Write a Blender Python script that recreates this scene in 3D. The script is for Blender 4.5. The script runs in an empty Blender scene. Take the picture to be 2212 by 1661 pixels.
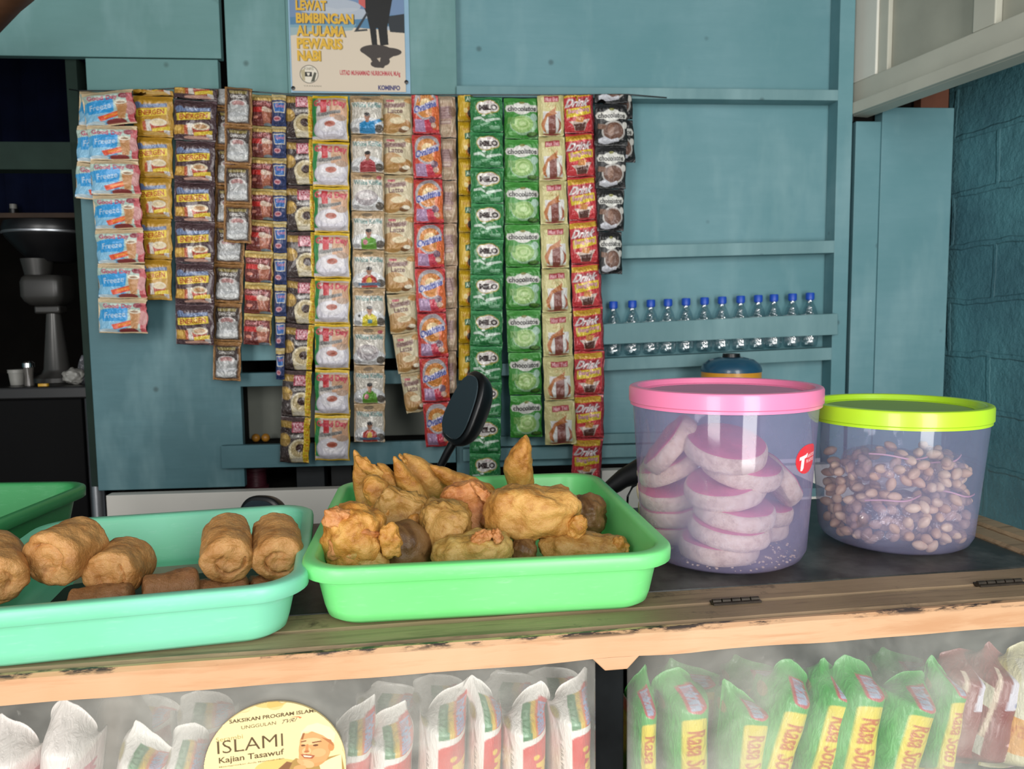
import bpy, bmesh, math, random
import numpy as np
from math import sin, cos, pi, radians, atan, sqrt
from mathutils import Vector, Matrix, Euler, noise

scene = bpy.context.scene
COL = scene.collection

# ------------------------------------------------------------------ camera, world, light
F = 1660.0                                   # focal length in pixels of the 2212 px wide frame
CAM = Vector((0, 0, 1.211))
PITCH = atan((830.5 - 680.0) / F)
RM = Matrix.Rotation(pi / 2 - PITCH, 3, 'X') @ Matrix.Rotation(-0.012, 3, 'Z')
cd = bpy.data.cameras.new('camera')
cam = bpy.data.objects.new('camera', cd)
COL.objects.link(cam)
cam.matrix_world = Matrix.Translation(CAM) @ RM.to_4x4()
cd.sensor_width = 36.0
cd.lens = 36.0 * F / 2212.0
cd.clip_start = 0.02
cd.dof.use_dof = True
cd.dof.focus_distance = 0.72
cd.dof.aperture_fstop = 15.0
scene.camera = cam

w = bpy.data.worlds.new('world')
scene.world = w
w.use_nodes = True
w.node_tree.nodes['Background'].inputs[0].default_value = (0.90, 0.96, 1.0, 1)
w.node_tree.nodes['Background'].inputs[1].default_value = 0.55


def area(name, loc, target, sx, sy, power, col=(1, 1, 1)):
    l = bpy.data.lights.new(name, 'AREA')
    l.shape = 'RECTANGLE'
    l.size, l.size_y, l.energy, l.color = sx, sy, power, col
    o = bpy.data.objects.new(name, l)
    COL.objects.link(o)
    o.location = loc
    d = Vector(target) - Vector(loc)
    o.rotation_euler = d.to_track_quat('-Z', 'Y').to_euler()
    return o


# daylight through the two street openings behind the camera
area('daylight_opening', (-1.15, -1.9, 1.35), (-0.1, 1.2, 1.15), 0.8, 2.3, 56, (1.0, 0.97, 0.93))
area('daylight_opening', (0.95, -1.7, 1.35), (0.3, 1.2, 1.1), 0.8, 2.3, 66, (1.0, 0.98, 0.95))

scene.view_settings.view_transform = 'Standard'
scene.view_settings.look = 'None'
scene.view_settings.gamma = 1.0
scene.view_settings.use_curve_mapping = False
scene.view_settings.exposure = 0.0
scene.cycles.max_bounces = 10
scene.cycles.transparent_max_bounces = 24

# ------------------------------------------------------------------ geometry of the place
WALL = Matrix.Translation((0, 1.8, 0)) @ Matrix.Rotation(radians(4.5), 4, 'Z')      # back wall: X along, -Y towards us
CNT = Matrix.Translation((0, 0.600, 0)) @ Matrix.Rotation(radians(8.25), 4, 'Z')    # counter: X along front edge, +Y back
TOP = 0.95


def ray(px, py):
    return RM @ Vector(((px - 1106) / F, -(py - 830.5) / F, -1))


def at(px, py, depth):
    d = ray(px, py)
    return CAM + d * (depth / d.y)


def onz(px, py, z):
    d = ray(px, py)
    return CAM + d * ((z - CAM.z) / d.z)


def wl(px, py, off=0.0):
    """point of the plane `off` in front of the back wall, in wall coordinates"""
    Mi = WALL.inverted()
    o = Mi @ CAM
    d = Mi.to_3x3() @ ray(px, py)
    return o + d * ((-off - o.y) / d.y)


def cl(px, py, back):
    """point of the plane `back` behind the counter front, in counter coordinates"""
    Mi = CNT.inverted()
    o = Mi @ CAM
    d = Mi.to_3x3() @ ray(px, py)
    return o + d * ((back - o.y) / d.y)


# ------------------------------------------------------------------ objects
def tag(o, label=None, cat=None, group=None, kind=None):
    if label: o['label'] = label
    if cat: o['category'] = cat
    if group: o['group'] = group
    if kind: o['kind'] = kind
    return o


def thing(name, label, cat, M=None, group=None):
    o = bpy.data.objects.new(name, None)
    COL.objects.link(o)
    o.empty_display_size = 0.02
    if M is not None: o.matrix_world = M
    return tag(o, label, cat, group)


class MB:
    def __init__(s):
        s.v = []; s.f = []; s.m = []

    def add(s, vs, fs, m=0):
        n = len(s.v)
        s.v += [tuple(v) for v in vs]
        s.f += [tuple(i + n for i in f) for f in fs]
        s.m += [m] * len(fs)

    def box(s, x0, x1, y0, y1, z0, z1, m=0):
        s.add([(x0, y0, z0), (x1, y0, z0), (x1, y1, z0), (x0, y1, z0), (x0, y0, z1), (x1, y0, z1), (x1, y1, z1), (x0, y1, z1)],
              [(0, 3, 2, 1), (4, 5, 6, 7), (0, 1, 5, 4), (1, 2, 6, 5), (2, 3, 7, 6), (3, 0, 4, 7)], m)

    def loops(s, ls, m=0, cap0=True, cap1=True, closed=True):
        n = len(ls[0]); vs = [p for l in ls for p in l]; fs = []
        for k in range(len(ls) - 1):
            for i in range(n if closed else n - 1):
                j = (i + 1) % n
                fs.append((k * n + i, k * n + j, (k + 1) * n + j, (k + 1) * n + i))
        if cap0: fs.append(tuple(reversed(range(n))))
        if cap1: fs.append(tuple((len(ls) - 1) * n + i for i in range(n)))
        s.add(vs, fs, m)

    def lathe(s, prof, n=48, m=0, c=(0, 0, 0), cap0=True, cap1=True):
        s.loops([[(c[0] + r * cos(2 * pi * i / n), c[1] + r * sin(2 * pi * i / n), c[2] + z) for i in range(n)] for r, z in prof], m, cap0, cap1)

    def tube(s, path, rad, n=10, m=0):
        path = [Vector(p) for p in path]; ls = []
        rads = rad if isinstance(rad, (list, tuple)) else [rad] * len(path)
        up = Vector((0.13, 0.21, 0.97))
        for i, p in enumerate(path):
            t = (path[min(i + 1, len(path) - 1)] - path[max(i - 1, 0)]).normalized()
            a = t.cross(up)
            if a.length < 0.05: a = t.cross(Vector((1, 0, 0)))
            a.normalize(); b = t.cross(a)
            ls.append([p + (a * cos(2 * pi * k / n) + b * sin(2 * pi * k / n)) * rads[i] for k in range(n)])
        s.loops(ls, m)

    def mesh(s, name):
        me = bpy.data.meshes.new(name)
        me.from_pydata(s.v, [], s.f)
        me.polygons.foreach_set('material_index', s.m)
        return me

    def build(s, name, mats, parent=None, M=None, smooth=True, bevel=0, sub=0, ang=40):
        return link(name, s.mesh(name), mats, parent, M, smooth, bevel, sub, ang)


def link(name, me, mats, parent=None, M=None, smooth=True, bevel=0, sub=0, ang=40):
    mats = mats if isinstance(mats, (list, tuple)) else [mats]
    if not me.materials:
        for m in mats: me.materials.append(m)
    bm = bmesh.new(); bm.from_mesh(me)
    bmesh.ops.recalc_face_normals(bm, faces=bm.faces)
    bm.to_mesh(me); bm.free()
    if smooth:
        me.polygons.foreach_set('use_smooth', [True] * len(me.polygons))
        if ang < 180:
            me.set_sharp_from_angle(angle=radians(ang))
    o = bpy.data.objects.new(name, me)
    COL.objects.link(o)
    if parent is not None: o.parent = parent
    if M is not None: o.matrix_local = M
    if bevel:
        b = o.modifiers.new('bevel', 'BEVEL'); b.width = bevel; b.segments = 2; b.limit_method = 'ANGLE'
    if sub:
        b = o.modifiers.new('subdivision', 'SUBSURF'); b.levels = b.render_levels = sub
    return o


def copy_tree(o, parent=None):
    c = o.copy(); COL.objects.link(c)
    if parent is not None: c.parent = parent
    for ch in [x for x in COL.objects if x.parent == o]:
        copy_tree(ch, c)
    return c


# ------------------------------------------------------------------ materials
def lin(h):
    h = h.lstrip('#')
    return tuple((c / 12.92 if c <= 0.04045 else ((c + 0.055) / 1.055) ** 2.4) for c in (int(h[i:i + 2], 16) / 255 for i in (0, 2, 4)))


def L4(h): return lin(h) + (1,)


class NT:
    def __init__(s, name):
        s.mat = bpy.data.materials.new(name); s.mat.use_nodes = True
        s.t = s.mat.node_tree; s.p = s.t.nodes['Principled BSDF']; s.out = s.t.nodes['Material Output']

    def n(s, typ, **kw):
        nd = s.t.nodes.new(typ)
        for k, v in kw.items():
            if k in nd.inputs: nd.inputs[k].default_value = v
            else: setattr(nd, k, v)
        return nd

    def l(s, a, b): s.t.links.new(a, b)

    def coord(s, scale=(1, 1, 1), src='Object'):
        tc = s.n('ShaderNodeTexCoord'); mp = s.n('ShaderNodeMapping')
        mp.inputs['Scale'].default_value = scale
        s.l(tc.outputs[src], mp.inputs[0]); return mp.outputs[0]

    def noise(s, vec, scale, detail=4, rough=0.55, dist=0):
        nd = s.n('ShaderNodeTexNoise'); nd.inputs['Scale'].default_value = scale; nd.inputs['Detail'].default_value = detail
        nd.inputs['Roughness'].default_value = rough; nd.inputs['Distortion'].default_value = dist
        s.l(vec, nd.inputs['Vector']); return nd.outputs['Fac']

    def ramp(s, fac, stops):
        r = s.n('ShaderNodeValToRGB'); e = r.color_ramp.elements
        while len(e) < len(stops): e.new(0.5)
        for k, (p, c) in enumerate(stops):
            e[k].position = p; e[k].color = (c if len(c) == 4 else tuple(c) + (1,)) if not isinstance(c, str) else L4(c)
        s.l(fac, r.inputs[0]); return r.outputs[0]

    def mix(s, fac, a, b, mode='MIX'):
        m = s.n('ShaderNodeMix'); m.data_type = 'RGBA'; m.blend_type = mode
        for i, x in ((0, fac), (6, a), (7, b)):
            if hasattr(x, 'links'): s.l(x, m.inputs[i])
            else: m.inputs[i].default_value = x if i == 0 else (L4(x) if isinstance(x, str) else x)
        return m.outputs[2]

    def bump(s, h, strength=0.3, dist=0.002):
        b = s.n('ShaderNodeBump'); b.inputs['Strength'].default_value = strength; b.inputs['Distance'].default_value = dist
        s.l(h, b.inputs['Height']); s.l(b.outputs[0], s.p.inputs['Normal'])

    def base(s, c):
        if hasattr(c, 'links'): s.l(c, s.p.inputs['Base Color'])
        else: s.p.inputs['Base Color'].default_value = L4(c)

    def sheen(s, lo=.04, hi=.55, p=4.0, normal=None):
        lw = s.n('ShaderNodeLayerWeight'); lw.inputs['Blend'].default_value = .5
        if normal is not None: s.l(normal, lw.inputs['Normal'])
        m1 = s.n('ShaderNodeMath', operation='POWER'); s.l(lw.outputs['Facing'], m1.inputs[0]); m1.inputs[1].default_value = p
        m2 = s.n('ShaderNodeMath', operation='MULTIPLY_ADD'); s.l(m1.outputs[0], m2.inputs[0]); m2.inputs[1].default_value = hi; m2.inputs[2].default_value = lo
        return m2.outputs[0]

    def set(s, **kw):
        for k, v in kw.items(): s.p.inputs[k.replace('_', ' ')].default_value = v
        return s


MATS = {}


def plain(name, c, rough=0.5, var=0.12, scale=30, spec=0.5, metal=0, coat=0, bump=0.05, bs=300):
    """one colour with a soft procedural variation and fine bump"""
    if name in MATS: return MATS[name]
    t = NT(name); v = t.coord()
    f = t.noise(v, scale, 4)
    c0 = lin(c)
    a = tuple(x * (1 - var) for x in c0); b = tuple(min(1, x * (1 + var)) for x in c0)
    t.base(t.ramp(f, [(0.3, a), (0.7, b)]))
    t.set(Roughness=rough, Metallic=metal)
    t.p.inputs['Specular IOR Level'].default_value = spec
    t.p.inputs['Coat Weight'].default_value = coat
    if bump: t.bump(t.noise(v, bs, 3), bump, 0.001)
    MATS[name] = t.mat
    return t.mat


def paint(name, a, b, dark, stain=0.5, grain=(1.2, 1, 9)):
    """brushed, worn wall paint on boards"""
    t = NT(name); v = t.coord(); vg = t.coord(grain)
    n1 = t.noise(v, 2.6, 5, 0.6); n2 = t.noise(vg, 5.0, 6, 0.65); n3 = t.noise(v, 9.0, 5, 0.7)
    c = t.mix(t.ramp(n1, [(0.36, (0, 0, 0)), (0.66, (1, 1, 1))]), a, b)
    c = t.mix(t.ramp(n2, [(0.42, (0.35,) * 3), (0.70, (0,) * 3)]), c, a)
    n4 = t.noise(t.coord((1, 1, .35)), 7.0, 4, 0.6)
    c = t.mix(t.ramp(n4, [(0.52, (0,) * 3), (0.72, (.45,) * 3)]), c, '#8fb0b4')
    c = t.mix(t.ramp(n3, [(0.68, (0,) * 3), (0.80, (stain,) * 3)]), c, dark)
    vo = t.n('ShaderNodeTexVoronoi'); vo.inputs['Scale'].default_value = 9; t.l(v, vo.inputs['Vector'])
    c = t.mix(t.ramp(vo.outputs['Distance'], [(0.03, (0.55,) * 3), (0.075, (0,) * 3)]), c, dark)
    t.base(c); t.set(Roughness=0.55)
    t.p.inputs['Specular IOR Level'].default_value = 0.35
    t.bump(n2, 0.18, 0.004)
    return t.mat


M_TEAL = paint('teal_paint', '#5d8b92', '#769da5', '#2f4346')
M_TEAL_L = paint('teal_paint_worn', '#5e8785', '#6b9393', '#2f4340', 0.6)
M_TEAL_D = paint('teal_paint_shaded_grimy', '#466a71', '#587f87', '#22312f', 0.8)  # stains are grime; the darker base also carries the lower left shade
M_RAIL = paint('teal_paint_rail', '#60878c', '#76999d', '#2c4344', 0.6, (9, 1, 1.2))
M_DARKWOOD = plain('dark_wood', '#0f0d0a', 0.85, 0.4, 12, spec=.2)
M_GREENBEAM = plain('green_beam_paint', '#1c2b25', 0.75, 0.25, 9, spec=.2)  # green lowered to near black, doorway dimness put into the colour
M_WHITEBOARD = plain('white_board_paint', '#dcd7ce', 0.5, 0.05, 6)
M_GREYBOX = plain('grey_board', '#74786f', 0.7, 0.12, 8)
M_BROWNBARE = plain('bare_brown_wood', '#6a3f2c', 0.8, 0.2, 15)
M_BLACK = plain('black_plastic', '#0c0c0e', 0.35, 0.2, 20)
M_CHROME = plain('chrome_metal', '#c9c9c9', 0.18, 0.05, 20, metal=1.0)
M_STEEL = plain('brushed_steel', '#8d9094', 0.35, 0.1, 20, metal=0.9)


def vcol_mat(name, rough=0.35, coat=0.3, metal=0.0, bump=0.25, bs=60):
    t = NT(name)
    a = t.n('ShaderNodeVertexColor'); a.layer_name = 'print'
    t.l(a.outputs[0], t.p.inputs['Base Color'])
    t.set(Roughness=rough, Metallic=metal)
    t.p.inputs['Coat Weight'].default_value = coat
    t.p.inputs['Coat Roughness'].default_value = 0.12
    if bump:
        v = t.coord()
        t.bump(t.noise(v, bs, 3, 0.6, 0.6), bump, 0.01)
    return t.mat


# ------------------------------------------------------------------ printed designs (drawn shape by shape, kept as a colour attribute)
_glyph = {}


def glyphs(txt, th):
    k = (txt, th)
    if k not in _glyph:
        cu = bpy.data.curves.new('t', 'FONT'); cu.body = txt; cu.offset = th; cu.resolution_u = 3
        ob = bpy.data.objects.new('t', cu); COL.objects.link(ob)
        dg = bpy.context.evaluated_depsgraph_get()
        me = bpy.data.meshes.new_from_object(ob.evaluated_get(dg))
        me.calc_loop_triangles()
        co = np.array([v.co[:2] for v in me.vertices])
        tr = np.array([t.vertices[:] for t in me.loop_triangles])
        lo, hi = co.min(0), co.max(0)
        _glyph[k] = ((co - lo) / (hi - lo), tr)
        bpy.data.objects.remove(ob); bpy.data.curves.remove(cu); bpy.data.meshes.remove(me)
    return _glyph[k]


class Cv:
    def __init__(s, w, h, bg, ss=2):
        s.w, s.h, s.ss = w, h, ss
        s.W, s.H = w * ss, h * ss
        s.a = np.empty((s.H, s.W, 3)); s.a[:] = lin(bg)
        s.U, s.V = np.meshgrid((np.arange(s.W) + .5) / s.W, (np.arange(s.H) + .5) / s.H)

    def put(s, m, c, a=1.0):
        c = np.array(lin(c)); s.a[m] = s.a[m] * (1 - a) + c * a; return s

    def rect(s, u0, v0, u1, v1, c, a=1.0):
        return s.put((s.U >= u0) & (s.U < u1) & (s.V >= v0) & (s.V < v1), c, a)

    def ell(s, cx, cy, rx, ry, c, a=1.0, rot=0):
        x, y = s.U - cx, s.V - cy; k, q = cos(radians(rot)), sin(radians(rot))
        return s.put(((x * k + y * q) / rx) ** 2 + ((-x * q + y * k) / ry) ** 2 < 1, c, a)

    def poly(s, pts, c, a=1.0):
        m = np.zeros(s.U.shape, bool); n = len(pts)
        for i in range(n):
            (x0, y0), (x1, y1) = pts[i], pts[(i + 1) % n]
            if y0 == y1: continue
            m ^= ((y0 > s.V) != (y1 > s.V)) & (s.U < (x1 - x0) * (s.V - y0) / (y1 - y0) + x0)
        return s.put(m, c, a)

    def text(s, txt, u0, v0, u1, v1, c, rot=0, th=0.0, dv=0.0, sl=0.0, a=1.0):
        co, tr = glyphs(txt, th)
        x = co[:, 0] + sl * (co[:, 1] - .5); y = co[:, 1]
        if rot == 0: U = u0 + x * (u1 - u0); V = v1 - y * (v1 - v0) + dv * (x - .5)
        elif rot == 90: V = v0 + x * (v1 - v0); U = u0 + y * (u1 - u0)
        else: V = v1 - x * (v1 - v0); U = u1 - y * (u1 - u0)
        P = np.stack([U * s.W, V * s.H], 1); m = np.zeros(s.U.shape, bool)
        for t in tr:
            A, B, D = P[t[0]], P[t[1]], P[t[2]]
            x0, x1 = int(max(0, min(A[0], B[0], D[0]) - 1)), int(min(s.W, max(A[0], B[0], D[0]) + 2))
            y0, y1 = int(max(0, min(A[1], B[1], D[1]) - 1)), int(min(s.H, max(A[1], B[1], D[1]) + 2))
            if x1 <= x0 or y1 <= y0: continue
            X, Y = np.meshgrid(np.arange(x0, x1) + .5, np.arange(y0, y1) + .5)
            e = lambda p, q: (q[0] - p[0]) * (Y - p[1]) - (q[1] - p[1]) * (X - p[0])
            a1, a2, a3 = e(A, B), e(B, D), e(D, A)
            m[y0:y1, x0:x1] |= ((a1 >= 0) & (a2 >= 0) & (a3 >= 0)) | ((a1 <= 0) & (a2 <= 0) & (a3 <= 0))
        return s.put(m, c, a)

    def out(s):
        return s.a.reshape(s.h, s.ss, s.w, s.ss, 3).mean((1, 3))


def wavy(U, V, seed, k=6, lo=3, hi=14):
    r = random.Random(seed); o = np.zeros_like(U)
    for i in range(k):
        a = r.uniform(0, 2 * pi); f = r.uniform(lo, hi); p = r.uniform(0, 6.28)
        o += np.sin((U * cos(a) + V * sin(a)) * f + p + 1.3 * np.sin(V * r.uniform(3, 9) + p)) / k
    return o


def paint_attr(me, img):
    h, w_ = img.shape[:2]
    at_ = me.color_attributes.new('print', 'FLOAT_COLOR', 'POINT')
    n = len(me.vertices); buf = np.ones((n, 4), np.float32)
    buf[:h * w_, :3] = img.reshape(-1, 3)
    if n > h * w_: buf[h * w_:, :3] = img.reshape(-1, 3).mean(0)
    at_.data.foreach_set('color', buf.ravel())


def sheet_mesh(name, X, Y, Z, img, mat, mask=None, back=True):
    """grid of printed points (X,Y,Z arrays h x w) closed with a back sheet"""
    h, w_ = X.shape
    co = np.stack([X, Y, Z], -1).reshape(-1, 3)
    idx = np.arange(h * w_).reshape(h, w_)
    q = np.stack([idx[:-1, :-1], idx[1:, :-1], idx[1:, 1:], idx[:-1, 1:]], -1).reshape(-1, 4)
    faces = [tuple(int(i) for i in f) for f in q]
    if mask is not None:
        mk = (mask[:-1, :-1] & mask[1:, 1:] & mask[1:, :-1] & mask[:-1, 1:]).ravel()
        faces = [f for f, k in zip(faces, mk) if k]
    elif back:
        rim = list(idx[0, :]) + list(idx[1:, -1]) + list(idx[-1, -2::-1]) + list(idx[-2:0, 0])
        faces.append(tuple(int(i) for i in rim))
    me = bpy.data.meshes.new(name)
    me.from_pydata(co.tolist(), [], faces)
    me.materials.append(mat)
    me.polygons.foreach_set('use_smooth', [True] * len(me.polygons))
    paint_attr(me, img)
    return me


SW, SH = 60, 76
M_FOIL = vcol_mat('glossy_printed_foil', 0.26, 0.45, 0.18, 0.55, 7)
M_FILM = vcol_mat('printed_plastic_film', 0.36, 0.2, 0.08, 0.35, 6)


def good_day_blue():
    c = Cv(SW, SH, '#b3c9bd')
    c.poly([(0, .35), (.55, .2), (.6, 1), (0, 1)], '#4aa3d6').ell(.25, .75, .28, .2, '#8cc4e4').poly([(.08, .32), (.62, .25), (.6, .62), (.1, .66)], '#2f9bdc')
    c.rect(.87, .1, 1, 1, '#c4555c').ell(.82, .2, .09, .07, '#8d2f3f').ell(.9, .55, .1, .2, '#c98d8a')
    c.text('Good Day', .10, .15, .72, .31, '#b8486a', th=.04)
    c.text('Freeze', .14, .38, .56, .54, '#cfe0ea', dv=-.06)
    c.poly([(.28, .74), (.72, .6), (.76, .74), (.33, .88)], '#e0522c').poly([(.4, .74), (.7, .645), (.72, .7), (.42, .8)], '#f08a30')
    c.poly([(.64, .36), (.86, .36), (.82, .86), (.69, .86)], '#c18a56').ell(.75, .37, .12, .06, '#e6e0cc').ell(.75, .38, .08, .03, '#9f7c5c')
    c.ell(.62, .92, .2, .08, '#8a3436').ell(.2, .92, .2, .05, '#cfe4ee')
    c.rect(0, 0, 1, .125, '#dcc39c').rect(0, .955, 1, 1, '#dcc39c')
    return c.out()


def energen(dark):
    bg = '#4a3136' if dark else '#c0912a'
    c = Cv(SW, SH, bg)
    c.ell(.14, .24, .1, .07, '#6f82a8').poly([(.06, .25), (.86, .19), (.86, .275), (.06, .325)], '#6f82a8').text('SEREAL SUSU', .3, .2, .82, .27, '#b9c6dd')
    c.poly([(.05, .36), (.86, .29), (.86, .46), (.08, .53)], '#efd13c').text('ENERGEN', .13, .345, .8, .475, '#b3431e', th=.03, dv=-.06)
    if dark: c.rect(.02, .64, .28, .86, '#c8963a').ell(.12, .72, .1, .06, '#e8bd5c')
    c.poly([(.32, .6), (.46, .58), (.5, .86), (.3, .86)], '#d9d2c6').poly([(.26, .66), (.34, .62), (.36, .86), (.28, .86)], '#b5532c')
    c.poly([(.44, .68), (.84, .66), (.78, .88), (.5, .9)], '#b4442c').ell(.64, .65, .2, .09, '#ded0b4').ell(.64, .65, .14, .055, '#b98a58' if dark else '#d8c49a')
    c.poly([(.5, .8), (.9, .74), (.9, .84), (.5, .88)], '#e6c83a').rect(.78, .84, .92, .94, '#cfc7c2')
    c.ell(.55, .93, .3, .05, '#d8a896' if dark else '#d9b46a')
    c.rect(0, 0, 1, .03, '#6b5258' if dark else '#b38524').rect(0, .95, 1, 1, '#4d363a' if dark else '#b8892a')
    return c.out()


def gold_coffee():
    c = Cv(SW, SH, '#a97a45')
    c.rect(.07, .09, .93, .95, '#7a5430').rect(.11, .12, .89, .93, '#40302a')
    c.poly([(.17, .15), (.83, .14), (.8, .22), (.2, .22)], '#8d7c3c').text('CAPPUCCINO', .22, .25, .78, .32, '#d5d0c8', th=.03)
    c.poly([(.14, .5), (.86, .46), (.86, .9), (.12, .92)], '#9b9b99').ell(.5, .46, .29, .1, '#c9c4c0').ell(.5, .45, .22, .07, '#b0807c')
    c.ell(.5, .64, .3, .16, '#b3b3b1').ell(.5, .82, .36, .09, '#d6d6d4').poly([(.16, .7), (.84, .66), (.84, .74), (.16, .8)], '#c2c3c4')
    return c.out()


def red_mocha():
    c = Cv(SW, SH, '#78302a')
    c.rect(0, 0, 1, .22, '#d0ad5c').rect(0, .03, 1, .09, '#ecd48c').rect(.93, .2, 1, 1, '#b8923f')
    c.text('Good Day', .06, .25, .86, .40, '#d48888', th=.03).rect(.03, .43, .5, .58, '#cf2f2a').ell(.2, .74, .12, .05, '#e0907a')
    c.poly([(.48, .52), (.9, .52), (.82, .96), (.56, .96)], '#b1684e').ell(.69, .51, .22, .07, '#d9b8a0').ell(.6, .46, .12, .05, '#dcc7b4').ell(.75, .96, .2, .05, '#6f7c86')
    return c.out()


def blue_narrow():
    c = Cv(SW, SH, '#22386f')
    c.rect(0, 0, 1, .2, '#dcc07c').rect(0, .04, 1, .09, '#f0dfae')
    c.poly([(.08, .26), (.95, .24), (.9, .58), (.2, .58)], '#e0d6c2').poly([(.15, .29), (.9, .27), (.85, .55), (.25, .55)], '#3672bd')
    c.text('Good', .3, .31, .88, .42, '#c77c94', th=.03).ell(.4, .77, .25, .08, '#d6a3ac').ell(.4, .77, .18, .04, '#b04a5a')
    return c.out()


def brown_cup():
    c = Cv(SW, SH, '#3c2c28')
    c.rect(0, 0, 1, .1, '#4f3a38').rect(0, .1, .4, .24, '#a88538').ell(.15, .5, .22, .14, '#a3803a').ell(.2, .44, .1, .05, '#d3ab52')
    c.rect(.4, .11, .92, .33, '#b3485a').text('TORA', .43, .125, .9, .215, '#e6b9c0', th=.03).text('BIKA', .46, .225, .9, .315, '#e6b9c0', th=.03)
    c.poly([(.34, .38), (.86, .36), (.86, .43), (.36, .46)], '#8d8680').text('Creamy', .4, .37, .84, .45, '#d8d4cc')
    c.poly([(.32, .62), (.86, .54), (.86, .97), (.4, .97)], '#cbbd93').ell(.68, .7, .36, .23, '#dccfae').ell(.68, .68, .29, .17, '#bda878').ell(.7, .66, .15, .09, '#3b1f18').ell(.64, .92, .24, .04, '#e6dcc4')
    c.rect(.8, 0, 1, 1, '#e3c322')
    for k in range(9): c.rect(.84, .03 + k * .11, .97, .075 + k * .11, '#d99a1e').rect(.8, .10 + k * .11, 1, .112 + k * .11, '#b8920e')
    c.rect(0, .97, 1, 1, '#2a1e1c')
    return c.out()


def good_day_white():
    c = Cv(SW, SH, '#cfc9cc')
    c.rect(0, 0, .16, .9, '#2f8a46').poly([(.1, .1), (.95, .1), (.95, .5), (.4, .55)], '#d2a483').poly([(.14, .3), (.5, .2), (.5, .55), (.12, .6)], '#c9bfb8')
    c.rect(.16, .12, .25, .36, '#d6d0ca').rect(.25, .10, .42, .42, '#c8363c')
    c.text('Good Day', .05, .12, .94, .29, '#cc4658', th=.05)
    c.poly([(.14, .40), (.78, .33), (.78, .40), (.14, .48)], '#8f8c88').text('Cappuccino', .18, .35, .76, .46, '#4c4846', dv=-.06)
    c.ell(.5, .74, .46, .25, '#bdb8c0').ell(.5, .72, .43, .23, '#d9d4dc').ell(.5, .66, .34, .15, '#e4dfe2').ell(.5, .63, .15, .065, '#b96a58').ell(.5, .63, .09, .035, '#a4503c').ell(.78, .5, .16, .07, '#b99a84')
    c.rect(.95, 0, 1, 1, '#d8b32a').rect(0, 0, 1, .075, '#e3bb1f').rect(0, .955, 1, 1, '#caa31c')
    return c.out()


def white_koffie(shirt, hair='#2c2422'):
    c = Cv(SW, SH, '#d5cec2')
    c.rect(0, 0, 1, .2, '#c6a67c').rect(0, .2, .06, 1, '#c9b08c').rect(.94, .2, 1, 1, '#c9b08c')
    c.ell(.48, .1, .16, .05, '#8e7a62').text('White Koffie', .08, .21, .92, .33, '#55928f', th=.015).text('premium', .36, .35, .66, .39, '#77736a')
    c.ell(.5, .8, .5, .22, '#dedede').ell(.86, .86, .13, .1, '#5f564c').ell(.14, .9, .12, .06, '#a9a9aa')
    if shirt:
        c.poly([(.28, 1), (.3, .74), (.44, .66), (.6, .66), (.74, .74), (.76, 1)], shirt).ell(.52, .55, .085, .085, '#a8775e').ell(.52, .5, .09, .05, hair).poly([(.46, .62), (.58, .62), (.56, .7), (.48, .7)], '#a8775e')
        if shirt == '#1f8bc4': c.poly([(.62, .68), (.95, .6), (.96, .66), (.66, .8)], shirt).ell(.95, .62, .06, .035, '#7e6e2c')
        if shirt == '#b8382c': c.ell(.52, .82, .08, .1, '#e2b93a').rect(.2, .86, .84, .93, '#5d7f9e')
        if shirt == '#dccb26': c.ell(.2, .72, .11, .09, '#e8e8e8').ell(.2, .72, .04, .035, '#303030').rect(.46, .8, .6, .9, '#4b8c9e')
        if shirt == '#5fa02a': c.ell(.42, .8, .07, .07, '#c77a86')
    else:
        c.ell(.46, .66, .34, .2, '#a59c9e').ell(.46, .6, .29, .11, '#c4bab8').ell(.46, .6, .2, .07, '#d8d2d0').ell(.84, .14, .08, .05, '#b8565a')
    c.rect(0, .975, 1, 1, '#c2ab8c')
    return c.out()


def creamy():
    c = Cv(SW, SH, '#d9cba8')
    c.rect(0, 0, 1, .09, '#cdb589').ell(.9, .14, .2, .07, '#d7a566').rect(.16, .13, .4, .19, '#c4606a')
    c.poly([(.08, .24), (.74, .19), (.74, .3), (.1, .34)], '#a5867c').text('Creamy', .12, .2, .72, .33, '#7c5a52', th=.03).text('Latte', .2, .33, .66, .46, '#7c5a52', th=.03)
    c.ell(.3, .66, .36, .2, '#c49a66').ell(.62, .76, .3, .16, '#b7854a').ell(.5, .64, .24, .08, '#e0cfa8').ell(.24, .86, .3, .1, '#bf9256').ell(.66, .88, .14, .06, '#7d5430').ell(.74, .83, .12, .05, '#e6dcc4')
    c.rect(0, .96, 1, 1, '#cbb68c')
    return c.out()


def ovaltine():
    c = Cv(SW, SH, '#d3343a')
    c.rect(.08, .06, .9, .92, '#d8513a').ell(.52, .36, .44, .33, '#b9b3b6').ell(.52, .38, .36, .26, '#d88a3c').ell(.52, .34, .2, .12, '#efd19c').poly([(.75, .2), (.98, .3), (.98, .9), (.7, .9)], '#df6a2a')
    c.poly([(.08, .44), (.9, .24), (.92, .38), (.1, .56)], '#d6cfe0').text('Ovaltine', .1, .32, .9, .48, '#4654a6', th=.03, dv=-.16)
    c.rect(.1, .68, .5, .95, '#b592b6').poly([(.44, .7), (.8, .66), (.74, .93), (.48, .93)], '#cf3550').ell(.74, .7, .12, .08, '#7c5a6c').ell(.78, .82, .1, .06, '#d9b29c')
    c.rect(0, 0, 1, .04, '#a92a30').rect(0, .96, 1, 1, '#b32d33')
    return c.out()


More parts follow.
